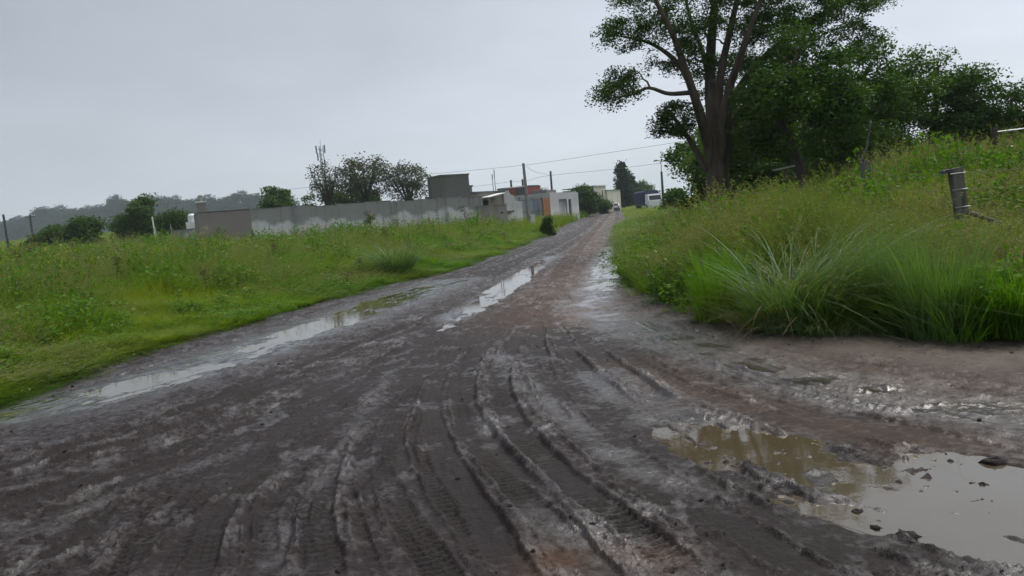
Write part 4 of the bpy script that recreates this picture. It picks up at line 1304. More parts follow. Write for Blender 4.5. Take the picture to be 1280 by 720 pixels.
wb, WBL, wbz = frame_at('white_garage', (5.15, 88, 2.95), (9.43, 99, 2.92))
tag(wb, 'white-grey flat-roofed garage with a tall narrow doorway by the road', 'building')
hole = (WBL * 0.62, WBL * 0.72, -0.2, 2.95 - wbz)
hole2 = (WBL * 0.28, WBL * 0.56, -0.2, 3.0 - wbz)
openwall(MB(), 0, WBL, -0.2, 3.8 - wbz, 0, 0.25, [hole, hole2]).build('front_wall', M['white_wall'], wb)
MB().box(0, 0.2, 0.25, 6, -0.2, 3.8 - wbz).build('side_wall', M['white_wall'], wb)
MB().box(WBL - 0.2, WBL, 0.25, 6, -0.2, 4.0 - wbz).build('side_wall', M['white_wall'], wb)
MB().box(hole[0], hole[1], 0.18, 0.24, -0.2, 2.95 - wbz).build('doorway_shade', M['dark_open'], wb)  # dark sheet in the narrow doorway, its recess shade put into the colour
MB().box(hole2[0], hole2[1], 0.14, 0.2, -0.2, 3.0 - wbz).build('garage_door', M['pilaster'], wb)
MB().box(0.2, WBL - 0.2, 0.25, 6, 3.55 - wbz, 3.7 - wbz).build('roof', M['roof_dark'], wb)
MB().box(WBL * 0.3, WBL * 0.62, 1.5, 3.5, 3.7 - wbz, 4.25 - wbz).build('roof_room', M['pilaster'], wb)

cr_, CRL, crz = frame_at('cream_building', (16.13, 140, 3.81), (22.4, 152, 3.91))
tag(cr_, 'long cream building with stepped roof levels left of the pointed trees', 'building')
c1 = openwall(MB(), 0, CRL * 0.45, -0.2, 5.4 - crz, 0, 0.3, [(1.0, 1.9, 2.6 - crz, 3.8 - crz), (2.7, 3.6, 2.6 - crz, 3.8 - crz)]).build('front_wall', M['cream'], cr_)
for x_ in (1.0, 2.7):
    MB().box(x_, x_ + 0.9, 0.15, 0.2, 2.6 - crz, 3.8 - crz).build('window', M['car_glass'], cr_)
MB().box(CRL * 0.45, CRL, -0.4, 6, -0.2, 4.7 - crz).build('side_wing', M['cream'], cr_)
MB().box(CRL * 0.70, CRL * 1.1, 3.0, 8, -0.2, 6.0 - crz).build('upper_storey', M['cream'], cr_)
MB().box(0, CRL * 0.45, 0.3, 6, -0.2, 5.2 - crz).build('rear_block', M['cream'], cr_)
MB().box(-0.1, CRL * 0.46, -0.1, 6.1, 5.42 - crz, 5.55 - crz).build('roof', M['pilaster'], cr_)
MB().box(CRL * 0.44, CRL + 0.1, -0.5, 6.1, 4.71 - crz, 4.82 - crz).build('roof', M['pilaster'], cr_)


# ------------------------------------------------------------------ poles, mast, lamp, wires
def pole(label, top, foot_x, r0, r1, mat='pole_wood', arm=None, group=None, extra=None):
    """top: world point of the tip; foot_x lets it lean"""
    z = land1(foot_x, top[1]) - 0.3
    o = empty('utility_pole', (foot_x, top[1], z))
    H = top[2] - z
    MB().tube([(0, 0, 0), ((top[0] - foot_x) * 0.5, 0, H * 0.5), (top[0] - foot_x, 0, H)], [r0, (r0 + r1) / 2, r1], 10).build('shaft', M[mat], o, smooth=False)
    if arm:
        a = MB().box(top[0] - foot_x - arm, top[0] - foot_x + arm, -0.06, 0.06, H - 0.35, H - 0.23).build('crossarm', M['pole_wood'], o)
        for s in (-0.9, 0.9):
            MB().tube([(top[0] - foot_x + arm * s, 0, H - 0.23), (top[0] - foot_x + arm * s, 0, H - 0.02)], [0.05, 0.03], 8).build('insulator', M['white_paint'], a)
    else:
        MB().tube([(top[0] - foot_x + r1, 0, H - 0.15), (top[0] - foot_x + r1 + 0.14, 0, H - 0.15)], 0.03, 6).build('insulator', M['white_paint'], o)
    tag(o, label, 'pole', group)
    return o


P1 = (1.73, 62, 5.64)
pole('tall leaning grey utility pole with a white box at its foot', P1, P1[0] + 0.12, 0.17, 0.11, 'pole_concrete')
b1 = MB().box(-0.16, 0.16, -0.10, 0.10, 0.0, 0.75).box(-0.19, 0.19, -0.13, 0.13, 0.75, 0.82)
bx_ = b1.build('meter_cabinet', M['white_paint'], loc=(P1[0] + 0.42, P1[1] - 0.25, land1(P1[0] + 0.42, P1[1] - 0.25) + 0.55))
b2 = MB().box(-0.05, 0.05, -0.04, 0.04, -0.9, 0.0).build('cabinet_post', M['pole_concrete'], bx_)
tag(bx_, 'small white meter cabinet on a stub beside the tall leaning pole', 'cabinet')
P2 = (5.89, 95, 6.55)
pole('straight dark utility pole in front of the white garage', P2, P2[0], 0.16, 0.12)
P3 = (1.09, 108, 6.47)
pole('distant short utility pole just left of the tall leaning pole', P3, P3[0], 0.18, 0.14)
P4 = (2.81, 112, 6.63)
pole('distant utility pole almost hidden behind the tall leaning pole', P4, P4[0], 0.18, 0.14)
P5 = (14.74, 128, 5.34)
pole('dark post in front of the cream building beside the green tree', P5, P5[0], 0.13, 0.10)
P6 = (17.16, 135, 4.57)
pole('thin post in front of the cream building near the road', P6, P6[0], 0.12, 0.09)
P7 = (-43.92, 68, 5.38)
pole('thin dark pole at the left frame edge', P7, P7[0] + 0.1, 0.12, 0.09)
P8 = (-63.66, 104, 7.09)
pole('dark pole with a crossarm in the left field behind the low trees', P8, P8[0] + 0.1, 0.17, 0.13, arm=0.7)

# thin pale posts and stakes in the field
def stake(label, foot, top, r, mat, name='post'):
    z = land1(foot[0], foot[1]) - 0.1
    o = MB().tube([(0, 0, 0), ((top[0] - foot[0]) * 0.5 + 0.01, 0, (top[2] - z) * 0.5), (top[0] - foot[0], 0, top[2] - z)], [r, r * 0.95, r * 0.85], 8).build(name, M[mat], loc=(foot[0], foot[1], z))
    tag(o, label, 'post')
    return o


t1 = (-28.25, 62, 3.87)
stake('taller thin white post in front of the dense field tree', (t1[0] + 0.1, 62.0), t1, 0.06, 'white_paint')
t1 = (-29.92, 66, 3.12)
stake('shorter thin white post right of the taller one by the field tree', (t1[0] + 0.05, 66.0), t1, 0.05, 'pole_concrete')
t1 = (-30.33, 70, 3.38)
stake('slim grey post between the field trees and the water tank', (t1[0], 70.0), t1, 0.05, 'pole_concrete')
t1 = (-33.21, 52, 1.88)
stake('short thick fence post at the left frame edge', (t1[0], 52.0), t1, 0.11, 'pole_wood')
t1 = (-13.5, 41, 1.95)
stake('dark post standing before the joint of mauve building and long wall', (t1[0], 41.0), t1, 0.07, 'pole_wood')
t1 = (-6.59, 19.5, 0.27)
stake('thin dark stake in the grass near the left verge', (t1[0], 19.5), (t1[0] + 0.01, 19.5, t1[2] + 0.05), 0.022, 'pole_wood', 'stake')

# lattice mast behind the trees
mp_ = (-31.22, 140, 16.78)
mz_ = land1(mp_[0], 140.0)
ms_ = empty('antenna_mast', (mp_[0] - 0.9, 140.0, mz_))
mh = mp_[2] - mz_
mm = MB()
legs_ = [(0.35, 0.2), (-0.35, 0.2), (0, -0.4)]
for (a, b) in legs_:
    mm.tube([(a, b, 0), (a, b, mh)], 0.06, 5)
for q in range(int(mh / 0.8)):
    for e in range(3):
        a, b = legs_[e], legs_[(e + 1) % 3]
        mm.tube([(a[0], a[1], q * 0.8), (b[0], b[1], q * 0.8 + 0.8)], 0.03, 4)
mm.build('lattice', M['wire'], ms_)
for q, (ax, dz) in enumerate(((0.75, -0.6), (-0.75, -0.6), (0.55, -3.2), (-0.6, -1.9))):
    MB().box(ax - 0.12, ax + 0.12, -0.5, -0.4, mh + dz - 0.7, mh + dz + 0.7).box(min(0, ax), max(0, ax), -0.45, -0.41, mh + dz - 0.03, mh + dz + 0.03).build('antenna', M['pole_concrete'], ms_)
MB().tube([(0, 0, mh), (0, 0, mh + 1.1)], 0.03, 5).build('lightning_rod', M['wire'], ms_)
tag(ms_, 'thin lattice antenna mast rising behind the bare tree', 'mast')

# street lamp
LP = (18.44, 90, 4.2)
lz_ = land1(LP[0], 90.0)
sl = empty('street_lamp', (LP[0], 90.0, lz_ - 0.2))
lh = (18.55, 90, 6.5)[2] - lz_ + 0.2
MB().tube([(0, 0, 0), (0, 0, lh * 0.78)], [0.16, 0.12], 10).build('pole', M['pole_wood'], sl)
MB().tube(spline([(0, 0, lh * 0.77), (0, 0, lh * 0.93), (-0.12, 0, lh * 0.99), (-0.45, 0, lh * 1.0)], 14), 0.045, 6).build('arm', M['pole_concrete'], sl)
MB().tube([(-0.38, 0, lh * 1.0), (-0.5, 0, lh * 1.0 + 0.01), (-0.75, 0, lh * 0.995), (-0.85, 0, lh * 0.985)], [0.05, 0.10, 0.09, 0.03], 8).build('lamp_head', M['pole_concrete'], sl)
tag(sl, 'street lamp with a curved arm above the right verge', 'street lamp')


def wire(label, pts, r, n=40, name='power_line', mat='wire', cat='cable', group=None):
    o = MB().tube(spline(pts, n), r, 5).build(name, M[mat])
    tag(o, label, cat, group)
    return o


wire('upper overhead cable crossing the sky past the tall leaning pole', [(-38.88, 66, 4.68), (-25.06, 64, 4.99), (-15.5, 63, 5.24), (-6.3, 62.5, 5.42), (P1[0] + 0.2, P1[1], P1[2] - 0.15), (7.99, 58, 5.62), (12.21, 54, 5.67), (14.18, 52, 5.74)], 0.012, 90)
wire('lower overhead cable strung from the far poles to the street lamp', [(-8.04, 112, 5.92), (P3[0], P3[1], P3[2] - 0.25), (P4[0], P4[1], P4[2] - 0.35), (P2[0] + 0.1, P2[1], P2[2] - 0.5), (12.38, 93, 6.04), (LP[0], 90.0, (18.52, 90, 6.14)[2])], 0.018, 60)
wire('thin drop cable falling from the tall leaning pole to the far pole', [(P1[0] + 0.2, P1[1], P1[2] - 0.25), (2.98, 72, 5.44), (P2[0], P2[1], P2[2] - 0.45)], 0.014, 20)


# ------------------------------------------------------------------ fences and posts on the right
def old_post(label, foot, top, w, d, seed, wires=()):
    rng = np.random.default_rng(seed)
    z = land1(foot[0], foot[1]) - 0.25
    o = empty('fence_post', (foot[0], foot[1], z))
    n, sd = 22, 16
    A, B = np.array([0, 0, 0.0]), np.array([top[0] - foot[0], 0, top[2] - z])
    V = []
    for q in range(n):
        c = A + (B - A) * q / (n - 1)
        for k in range(sd):
            a = k / sd * 2 * math.pi
            ca, sa = math.cos(a), math.sin(a)
            sq = 1 / max(abs(ca), abs(sa)) ** 0.75
            r = 1 + 0.10 * perlin(k * 0.9, q * 0.22, seed) + 0.05 * perlin(k * 2.3, q * 1.3, seed + 1)
            topc = (0.10 * float(perlin(k * 0.8, 0.3, seed + 2)) if q == n - 1 else 0)
            V.append((c[0] + w / 2 * sq * ca * r, c[1] + d / 2 * sq * sa * r, c[2] + topc))
    i = np.arange(n - 1)[:, None] * sd
    k = np.arange(sd)[None]
    Qd = np.stack([i + k, i + (k + 1) % sd, i + sd + (k + 1) % sd, i + sd + k], -1).reshape(-1, 4)
    V.append((B[0], B[1], B[2] - 0.03))
    T = [(n * sd, (n - 1) * sd + q, (n - 1) * sd + (q + 1) % sd) for q in range(sd)]
    MB().add(V, Qd, T).build('shaft', M['old_wood'], o)
    for hz_ in wires:
        c = A + (B - A) * (hz_ - z) / (top[2] - z)
        MB().tube([(c[0] - w * 0.75, -d * 0.55, c[2]), (c[0] - w * 0.3, -d * 0.62, c[2] + 0.004), (c[0] + w * 0.58, -d * 0.58, c[2] + 0.012)], 0.008, 5).build('wire_tie', M['galvanised'], o)
    tag(o, label, 'fence post')
    return o


pt, pb = (6.72, 11.5, 1.72), (6.86, 11.5, 0.9)
fp = old_post('thick weathered grey fence post standing clear of the grass', (pb[0] + 0.05, 11.5), pt, 0.17, 0.15, 3, (1.66, 1.42, 1.16))
# splintered head board
hb = MB().prism([(-0.20, 0.0), (0.09, 0.045), (0.09, 0.085), (-0.02, 0.075), (-0.21, 0.05)], -0.07, 0.07).build('head_board', M['old_wood'], fp, loc=(pt[0] - pb[0] - 0.05, 0, pt[2] - fp.location[2] - 0.05))
br0 = (6.86, 11.4, 1.07)
MB().tube([(br0[0] - pb[0] - 0.05, -0.12, br0[2] - fp.location[2]), (br0[0] - pb[0] + 0.45, -0.35, br0[2] - fp.location[2] - 0.28)], [0.035, 0.03], 8).build('brace', M['old_wood'], fp)
a = (7.96, 17, 2.09)
old_post('grey fence post half hidden in tall weeds, middle of the row', (a[0] + 0.06, 17.0), (a[0], a[1], a[2] + 0.02), 0.17, 0.16, 8)
a = (11.16, 22, 2.18)
old_post('slim dark fence post farthest back in the weeds', (a[0] + 0.04, 22.0), a, 0.13, 0.13, 12)
for k_, hh in enumerate((1.66, 1.42)):
    wire(('upper' if k_ == 0 else 'lower') + ' slack strand of wire leading right from the weathered post', [(pt[0], 11.42, hh), (8.6, 10.2, hh - 0.02), (11, 8.6, hh + 0.02)], 0.0025, 20, 'fence_wire', 'wire')
wire('upper slack strand of wire running back along the fence posts', [(pt[0] - 0.1, 11.5, 1.66), (7.3, 14.2, 1.70), (7.95, 17, 2), (9.5, 19.5, 1.95), (11.16, 22, 2.09)], 0.003, 40, 'fence_wire', 'wire')
wire('lower slack strand of wire running back along the fence posts', [(pt[0] - 0.1, 11.5, 1.42), (7.3, 14.2, 1.45), (7.94, 17, 1.77), (9.5, 19.5, 1.72), (11.15, 22, 1.86)], 0.003, 40, 'fence_wire', 'wire')
# post and two pale rails at the right frame edge
a = (14.03, 22, 2.82)
rf = empty('rail_fence', (a[0], 22.0, land1(a[0], 22.0) - 0.1))
rh = a[2] - rf.location[2]
MB().tube([(0, 0, 0), (0, 0, rh + 0.12)], [0.09, 0.08], 8).build('post', M['bark_dark'], rf)
MB().tube([(0.3, 0, 0), (0.3, 0, rh - 0.35)], [0.08, 0.07], 8).build('post', M['bark_dark'], rf)
MB().tube([(0, -0.1, rh - 0.03), (3.2, -0.2, rh + 0.08)], 0.022, 6).build('rail', M['galvanised'], rf)
MB().tube([(0.25, -0.1, rh - 0.48), (3.2, -0.2, rh - 0.38)], 0.022, 6).build('rail', M['galvanised'], rf)
tag(rf, 'dark posts with two pale rails at the right frame edge', 'fence')
# metal livestock hurdle by the trunk
A_, B_ = (7.18, 24, 1.98), (8.16, 22, 1.91)
lf, LFL, lfz = frame_at('livestock_hurdle', A_, B_)
for q in range(6):
    MB().tube([(0, 0, 0.55 + q * 0.155), (LFL, 0, 0.55 + q * 0.155)], 0.020, 6).build('rail', M['galvanised'], lf)
for q in range(5):
    MB().tube([(LFL * q / 4, 0.03, -0.1), (LFL * q / 4, 0.03, 1.42)], 0.03, 6).build('upright', M['galvanised'], lf)
tag(lf, 'grey metal livestock hurdle in the grass right of the thick trunk', 'fence')
A_, B_ = (8.72, 25, 2.33), (9.2, 24.4, 2.4)
o = MB().tube([A_, B_], 0.03, 6).build('rail_pole', M['galvanised'])
tag(o, 'pale loose pole lying level above the metal hurdle', 'pole')
A2 = (9, 24.7, 2.32)
MB().tube([(A2[0], A2[1] + 0.05, land1(A2[0], A2[1]) - 0.1), (A2[0], A2[1] + 0.05, A2[2] + 0.1)], 0.05, 6).build('support_post', M['bark_dark'], o)


# ------------------------------------------------------------------ vehicles far up the road
def wheel(parent, x, y, r, w):
    o = MB().tube([(x - w / 2, y, r), (x + w / 2, y, r)], r, 16).build('wheel', M['rubber'], parent)
    MB().tube([(x - w / 2 - 0.01, y, r), (x + w / 2 + 0.01, y, r)], r * 0.55, 12).build('rim', M['chrome'], o)
    return o


cp = (21.36, 150, 0.99)
car = empty('car', (cp[0], cp[1], road_base(cp[1]) + 0.0), -0.15)
tag(car, 'small white hatchback at the far end of the dirt road', 'car')
prof = [(-1.95, 0.30), (1.95, 0.30), (2.0, 0.62), (1.9, 0.80), (1.0, 0.92), (0.35, 1.42), (-1.35, 1.46), (-1.9, 1.0), (-2.0, 0.7)]
# body: side profile lofted across the width, narrower at the roof
bm_ = MB()
secs = []
for xx, f in ((-0.86, 0.97), (-0.80, 1.0), (0.80, 1.0), (0.86, 0.97)):
    secs.append([(xx * (0.82 if z > 1.1 else 1.0), y * f, z if f == 1.0 else 0.3 + (z - 0.3) * 0.97) for y, z in prof])
np_ = len(prof)
V = [v for s_ in secs for v in s_]
Qs = [(s_ * np_ + k, s_ * np_ + (k + 1) % np_, (s_ + 1) * np_ + (k + 1) % np_, (s_ + 1) * np_ + k) for s_ in range(3) for k in range(np_)]
cidx = len(V)
V += [(-0.82, -0.1, 0.75), (0.82, -0.1, 0.75)]
Ts = [(cidx, (k + 1) % np_, k) for k in range(np_)] + [(cidx + 1, 3 * np_ + k, 3 * np_ + (k + 1) % np_) for k in range(np_)]
bm_.add(V, Qs, Ts)
bm_.build('body', M['car_paint'], car)
MB().add([(-0.60, -1.90, 1.02), (0.60, -1.90, 1.02), (0.54, -1.46, 1.40), (-0.54, -1.46, 1.40)], [(0, 1, 2, 3)]).build('rear_window', M['car_glass'], car, loc=(0, -0.03, 0.01))
MB().add([(-0.62, 0.98, 0.96), (0.62, 0.98, 0.96), (0.55, 0.42, 1.39), (-0.55, 0.42, 1.39)], [(1, 0, 3, 2)]).build('windscreen', M['car_glass'], car, loc=(0, 0.03, 0.01))
for s_ in (-1, 1):
    MB().box(s_ * 0.66 - 0.12, s_ * 0.66 + 0.12, -2.01, -1.93, 0.72, 0.92).build('tail_light', M['red_lens'], car)
    MB().box(s_ * 0.62 - 0.14, s_ * 0.62 + 0.14, 1.90, 1.99, 0.64, 0.76).build('headlight', M['chrome'], car)
    for yy in (-1.25, 1.25):
        wheel(car, s_ * 0.76, yy, 0.30, 0.19)
MB().box(-0.85, 0.85, -2.08, -1.98, 0.36, 0.56).build('bumper', M['roof_dark'], car)
MB().box(-0.26, 0.26, -2.10, -2.08, 0.60, 0.72).build('number_plate', M['white_paint'], car)

tp = (20.34, 108, 2.31)
tk = empty('truck', (tp[0], tp[1], land1(tp[0], tp[1]) - 0.35), 0.12)
tag(tk, 'white-cabbed truck with a dark blue covered load beyond the right verge', 'truck')
MB().box(-1.1, 1.1, -1.2, 4.2, 1.0, 1.2).build('chassis', M['roof_dark'], tk)
MB().prism([(-1.1, 1.2), (1.1, 1.2), (1.1, 2.85), (0.9, 3.05), (-0.9, 3.05), (-1.1, 2.85)], -0.3, 4.3).build('tarpaulin', M['tarp_blue'], tk)
cb = MB().add([(-1.0, -2.3, 0.6), (1.0, -2.3, 0.6), (1.0, -0.5, 0.6), (-1.0, -0.5, 0.6), (-1.0, -2.3, 1.6), (1.0, -2.3, 1.6), (0.9, -1.8, 2.5), (-0.9, -1.8, 2.5), (0.92, -0.5, 2.55), (-0.92, -0.5, 2.55)],
              [(0, 3, 2, 1), (0, 1, 5, 4), (4, 5, 6, 7), (7, 6, 8, 9), (2, 3, 9, 8)], [(1, 2, 8), (1, 8, 6), (1, 6, 5), (3, 0, 4), (3, 4, 7), (3, 7, 9)]).build('cab', M['car_paint'], tk)
MB().add([(-0.85, -2.24, 1.68), (0.85, -2.24, 1.68), (0.8, -1.84, 2.38), (-0.8, -1.84, 2.38)], [(0, 1, 2, 3)]).build('windscreen', M['car_glass'], cb, loc=(0, -0.02, 0.01))
for s_ in (-1, 1):
    MB().box(s_ * 0.75 - 0.15, s_ * 0.75 + 0.15, -2.34, -2.28, 0.85, 1.05).build('headlight', M['chrome'], cb)
    for yy in (-1.5, 2.2, 3.3):
        wheel(tk, s_ * 0.9, yy, 0.5, 0.28)

# ------------------------------------------------------------------ grass, weeds and flowers
def blades(mb, rng, n, h, w, rad, lean, curve, droop, m=0, segs=4, azim=None, az_sd=6.3, hvar=0.35):
    """n tapering curved blades of about height h rooted within rad"""
    t = np.linspace(0, 1, segs + 1)
    a0 = rng.uniform(0, 2 * np.pi, n)
    r0 = rad * np.sqrt(rng.uniform(0, 1, n))
    bx, by = r0 * np.cos(a0), r0 * np.sin(a0)
    az = (a0 + rng.normal(0, 0.9, n)) if azim is None else rng.normal(azim, az_sd, n)
    hh = h * rng.uniform(1 - hvar, 1 + hvar, n)
    ln = np.abs(rng.normal(lean, lean * 0.5 + 0.02, n))
    cv = np.abs(rng.normal(curve, curve * 0.5 + 0.02, n))
    dr = droop * rng.uniform(0.3, 1.3, n)
    rr = hh[:, None] * (ln[:, None] * t + cv[:, None] * t ** 2.2)
    X = bx[:, None] + np.cos(az)[:, None] * rr
    Y = by[:, None] + np.sin(az)[:, None] * rr
    Zz = hh[:, None] * (t - dr[:, None] * t ** 2.5)
    wd = w * rng.uniform(0.6, 1.3, n)[:, None] * (1 - t ** 1.6) * 0.5 + w * 0.03
    tw = az + np.pi / 2 + rng.normal(0, 0.5, n)
    sx, sy = np.cos(tw)[:, None] * wd, np.sin(tw)[:, None] * wd
    L = np.stack([X - sx, Y - sy, Zz], -1)
    R = np.stack([X + sx, Y + sy, Zz], -1)
    V = np.stack([L, R], 2).reshape(n, -1, 3)
    nv = 2 * (segs + 1)
    k = np.arange(segs)
    q = np.stack([2 * k, 2 * k + 1, 2 * k + 3, 2 * k + 2], -1)
    Qd = (np.arange(n)[:, None, None] * nv + q[None]).reshape(-1, 4)
    mb.add(V.reshape(-1, 3), Qd, m=m)
    return np.stack([X[:, -1], Y[:, -1], Zz[:, -1]], -1), np.stack([X[:, -2], Y[:, -2], Zz[:, -2]], -1)


def leaves_at(mb, rng, pts, size, m, up=0.5, aspect=0.5, jit=0.0):
    P = pts + rng.normal(size=pts.shape) * jit
    V, Qd = leaf_quads(P, size, rng, up, aspect)
    mb.add(V, Qd, m=m)


def plume_heads(mb, rng, tips, prev, m, n=14, L=0.16, size=0.035):
    d = tips - prev
    d /= np.linalg.norm(d, axis=1)[:, None] + 1e-9
    tt = rng.uniform(-1.0, 0.35, (len(tips), n))
    P = tips[:, None] + d[:, None] * (tt * L)[..., None] + rng.normal(size=(len(tips), n, 3)) * 0.012
    P[..., 2] -= 0.03 * (tt + 1)
    leaves_at(mb, rng, P.reshape(-1, 3), size, m, 0.0, 0.3)


CLUMPS = bpy.data.collections.new('clump_sources')


def source(name, mb, mats):
    o = bpy.data.objects.new(name, mb.mesh(name, mats))
    CLUMPS.objects.link(o)


ci = 0
KIND = {}


def add_kind(kind, makers, mats):
    global ci
    KIND[kind] = []
    for k, fn in enumerate(makers):
        rng = np.random.default_rng(1000 + ci)
        mb = MB()
        fn(mb, rng)
        source('clump_%03d' % ci, mb, mats)
        KIND[kind].append(ci)
        ci += 1


def k_lush(mb, rng):
    blades(mb, rng, 60, 0.62, 0.011, 0.17, 0.16, 0.30, 0.12)
    blades(mb, rng, 26, 0.34, 0.013, 0.19, 0.3, 0.4, 0.2)


def k_deep(mb, rng):
    blades(mb, rng, 60, 0.50, 0.012, 0.18, 0.2, 0.4, 0.2)
    blades(mb, rng, 26, 0.30, 0.014, 0.2, 0.3, 0.4, 0.2)


def k_seed(mb, rng):
    blades(mb, rng, 34, 0.50, 0.010, 0.17, 0.2, 0.35, 0.15, m=0)
    tp_, pv = blades(mb, rng, 15, 0.92, 0.004, 0.14, 0.10, 0.22, 0.06, m=1, segs=5, hvar=0.2)
    plume_heads(mb, rng, tp_, pv, 1)


def k_weed(mb, rng):
    for s in range(5):
        b = np.append(rng.normal(0, 0.10, 2), 0)
        tip = b + np.array([rng.normal(0, 0.12), rng.normal(0, 0.12), rng.uniform(0.5, 0.95)])
        P = wiggle(b, tip, rng, 7, 0.04)
        mb.tube(P, np.linspace(0.006, 0.003, 7), 3, m=1, cap=False)
        tt = rng.uniform(0.15, 1.0, 26)
        pts = np.stack([np.interp(tt, np.linspace(0, 1, 7), P[:, q]) for q in range(3)], -1)
        o = rng.normal(size=(26, 3)) * np.array([0.07, 0.07, 0.03])
        leaves_at(mb, rng, pts + o, 0.085, 0, 0.6, 0.5)
    blades(mb, rng, 20, 0.40, 0.011, 0.16, 0.2, 0.4, 0.2, m=0)


def k_yellow(mb, rng):
    for s in range(5):
        b = np.append(rng.normal(0, 0.10, 2), 0)
        tip = b + np.array([rng.normal(0, 0.14), rng.normal(0, 0.14), rng.uniform(0.75, 1.05)])
        P = wiggle(b, tip, rng, 6, 0.03)
        mb.tube(P, np.linspace(0.005, 0.003, 6), 3, m=1, cap=False)
        pts = tip + rng.normal(size=(12, 3)) * np.array([0.07, 0.07, 0.05])
        leaves_at(mb, rng, pts, 0.034, 2, 0.8, 0.8)
        tt = rng.uniform(0.05, 0.7, 12)
        q_ = np.stack([np.interp(tt, np.linspace(0, 1, 6), P[:, q]) for q in range(3)], -1) + rng.normal(size=(12, 3)) * 0.05
        leaves_at(mb, rng, q_, 0.08, 0, 0.5, 0.4)
    blades(mb, rng, 22, 0.45, 0.011, 0.17, 0.2, 0.4, 0.2, m=0)


def k_white(mb, rng):
    k_deep(mb, rng)
    pts = np.stack([rng.normal(0, 0.13, 9), rng.normal(0, 0.13, 9), rng.uniform(0.35, 0.6, 9)], -1)
    leaves_at(mb, rng, pts, 0.03, 1, 0.8, 0.8)


def k_low(mb, rng):
    blades(mb, rng, 46, 0.16, 0.010, 0.17, 0.35, 0.5, 0.25, segs=3)
    pts = np.stack([rng.normal(0, 0.10, 22), rng.normal(0, 0.10, 22), rng.uniform(0.02, 0.10, 22)], -1)
    leaves_at(mb, rng, pts, 0.05, 0, 0.9, 0.6)


def k_far(mb, rng):
    blades(mb, rng, 34, 0.70, 0.030, 0.42, 0.15, 0.3, 0.12, segs=3)
    blades(mb, rng, 14, 0.85, 0.020, 0.40, 0.1, 0.25, 0.08, m=1, segs=3)


def k_brown(mb, rng):
    for s in range(3):
        b = np.append(rng.normal(0, 0.06, 2), 0)
        tip = b + np.array([rng.normal(0, 0.06), rng.normal(0, 0.06), rng.uniform(0.8, 1.15)])
        P = wiggle(b, tip, rng, 6, 0.03)
        mb.tube(P, np.linspace(0.007, 0.004, 6), 3, cap=False)
        pts = tip - np.array([0, 0, 0.12]) + rng.normal(size=(40, 3)) * np.array([0.035, 0.035, 0.09])
        leaves_at(mb, rng, pts, 0.045, 0, 0.3, 0.6)


add_kind('lush', [k_lush] * 5, [M['grass']])
add_kind('deep', [k_deep] * 4, [M['grass_deep']])
add_kind('seed', [k_seed] * 4, [M['grass'], M['plume']])
add_kind('weed', [k_weed] * 4, [M['weed'], M['weed_stem']])
add_kind('yellow', [k_yellow] * 3, [M['weed'], M['weed_stem'], M['yellow']])
add_kind('white', [k_white] * 2, [M['grass_deep'], M['white_petal']])
add_kind('low', [k_low] * 4, [M['grass_deep']])
add_kind('far', [k_far] * 4, [M['grass'], M['plume']])
add_kind('brown', [k_brown] * 2, [M['brown_weed']])


def scatter(name, label, cat, P, kind_idx, scl, seed):
    rng = np.random.default_rng(seed)
    n = len(P)
    me = bpy.data.meshes.new(name)
    me.vertices.add(n)
    me.vertices.foreach_set('co', np.asarray(P, dtype=np.float32).ravel())
    at = me.attributes.new('idx', 'INT', 'POINT')
    at.data.foreach_set('value', np.asarray(kind_idx, dtype=np.int32))
    at = me.attributes.new('rot', 'FLOAT_VECTOR', 'POINT')
    rot = np.stack([rng.normal(0.0, 0.10, n), rng.normal(0.0, 0.10, n), rng.uniform(0, 6.283, n)], -1)
    at.data.foreach_set('vector', rot.astype(np.float32).ravel())
    at = me.attributes.new('scl', 'FLOAT_VECTOR', 'POINT')
    at.data.foreach_set('vector', np.asarray(scl, dtype=np.float32).ravel())
    o = bpy.data.objects.new(name, me)
    C.objects.link(o)
    ng = bpy.data.node_groups.new(name + '_scatter', 'GeometryNodeTree')
    ng.interface.new_socket('Geometry', in_out='INPUT', socket_type='NodeSocketGeometry')
    ng.interface.new_socket('Geometry', in_out='OUTPUT', socket_type='NodeSocketGeometry')
    gi, go = ng.nodes.new('NodeGroupInput'), ng.nodes.new('NodeGroupOutput')
    co = ng.nodes.new('GeometryNodeCollectionInfo')
    co.inputs['Collection'].default_value = CLUMPS
    co.inputs['Separate Children'].default_value = True
    co.inputs['Reset Children'].default_value = True
    ip = ng.nodes.new('GeometryNodeInstanceOnPoints')
    ip.inputs['Pick Instance'].default_value = True

    def attr(nm, ty):
        a_ = ng.nodes.new('GeometryNodeInputNamedAttribute')
        a_.data_type = ty
        a_.inputs['Name'].default_value = nm
        return a_.outputs['Attribute']
    L = ng.links
    L.new(gi.outputs[0], ip.inputs['Points'])
    L.new(co.outputs[0], ip.inputs['Instance'])
    L.new(attr('idx', 'INT'), ip.inputs['Instance Index'])
    L.new(attr('rot', 'FLOAT_VECTOR'), ip.inputs['Rotation'])
    L.new(attr('scl', 'FLOAT_VECTOR'), ip.inputs['Scale'])
    L.new(ip.outputs[0], go.inputs[0])
    md = o.modifiers.new('scatter', 'NODES')
    md.node_group = ng
    tag(o, label, cat, kind='stuff')
    return o


def sample_land(n, y0, y1, power, xfun, rng):
    """random points over depth, denser near the road's near end; xfun(y) gives the x range"""
    u = rng.uniform(0, 1, n)
    p = power
    y = ((y1 ** p - y0 ** p) * u + y0 ** p) ** (1 / p)
    a, b = xfun(y)
    return a + (b - a) * rng.uniform(0, 1, n), y


def choose(kinds, names, rng):
    return np.array([KIND[names[k]][rng.integers(len(KIND[names[k]]))] for k in kinds])


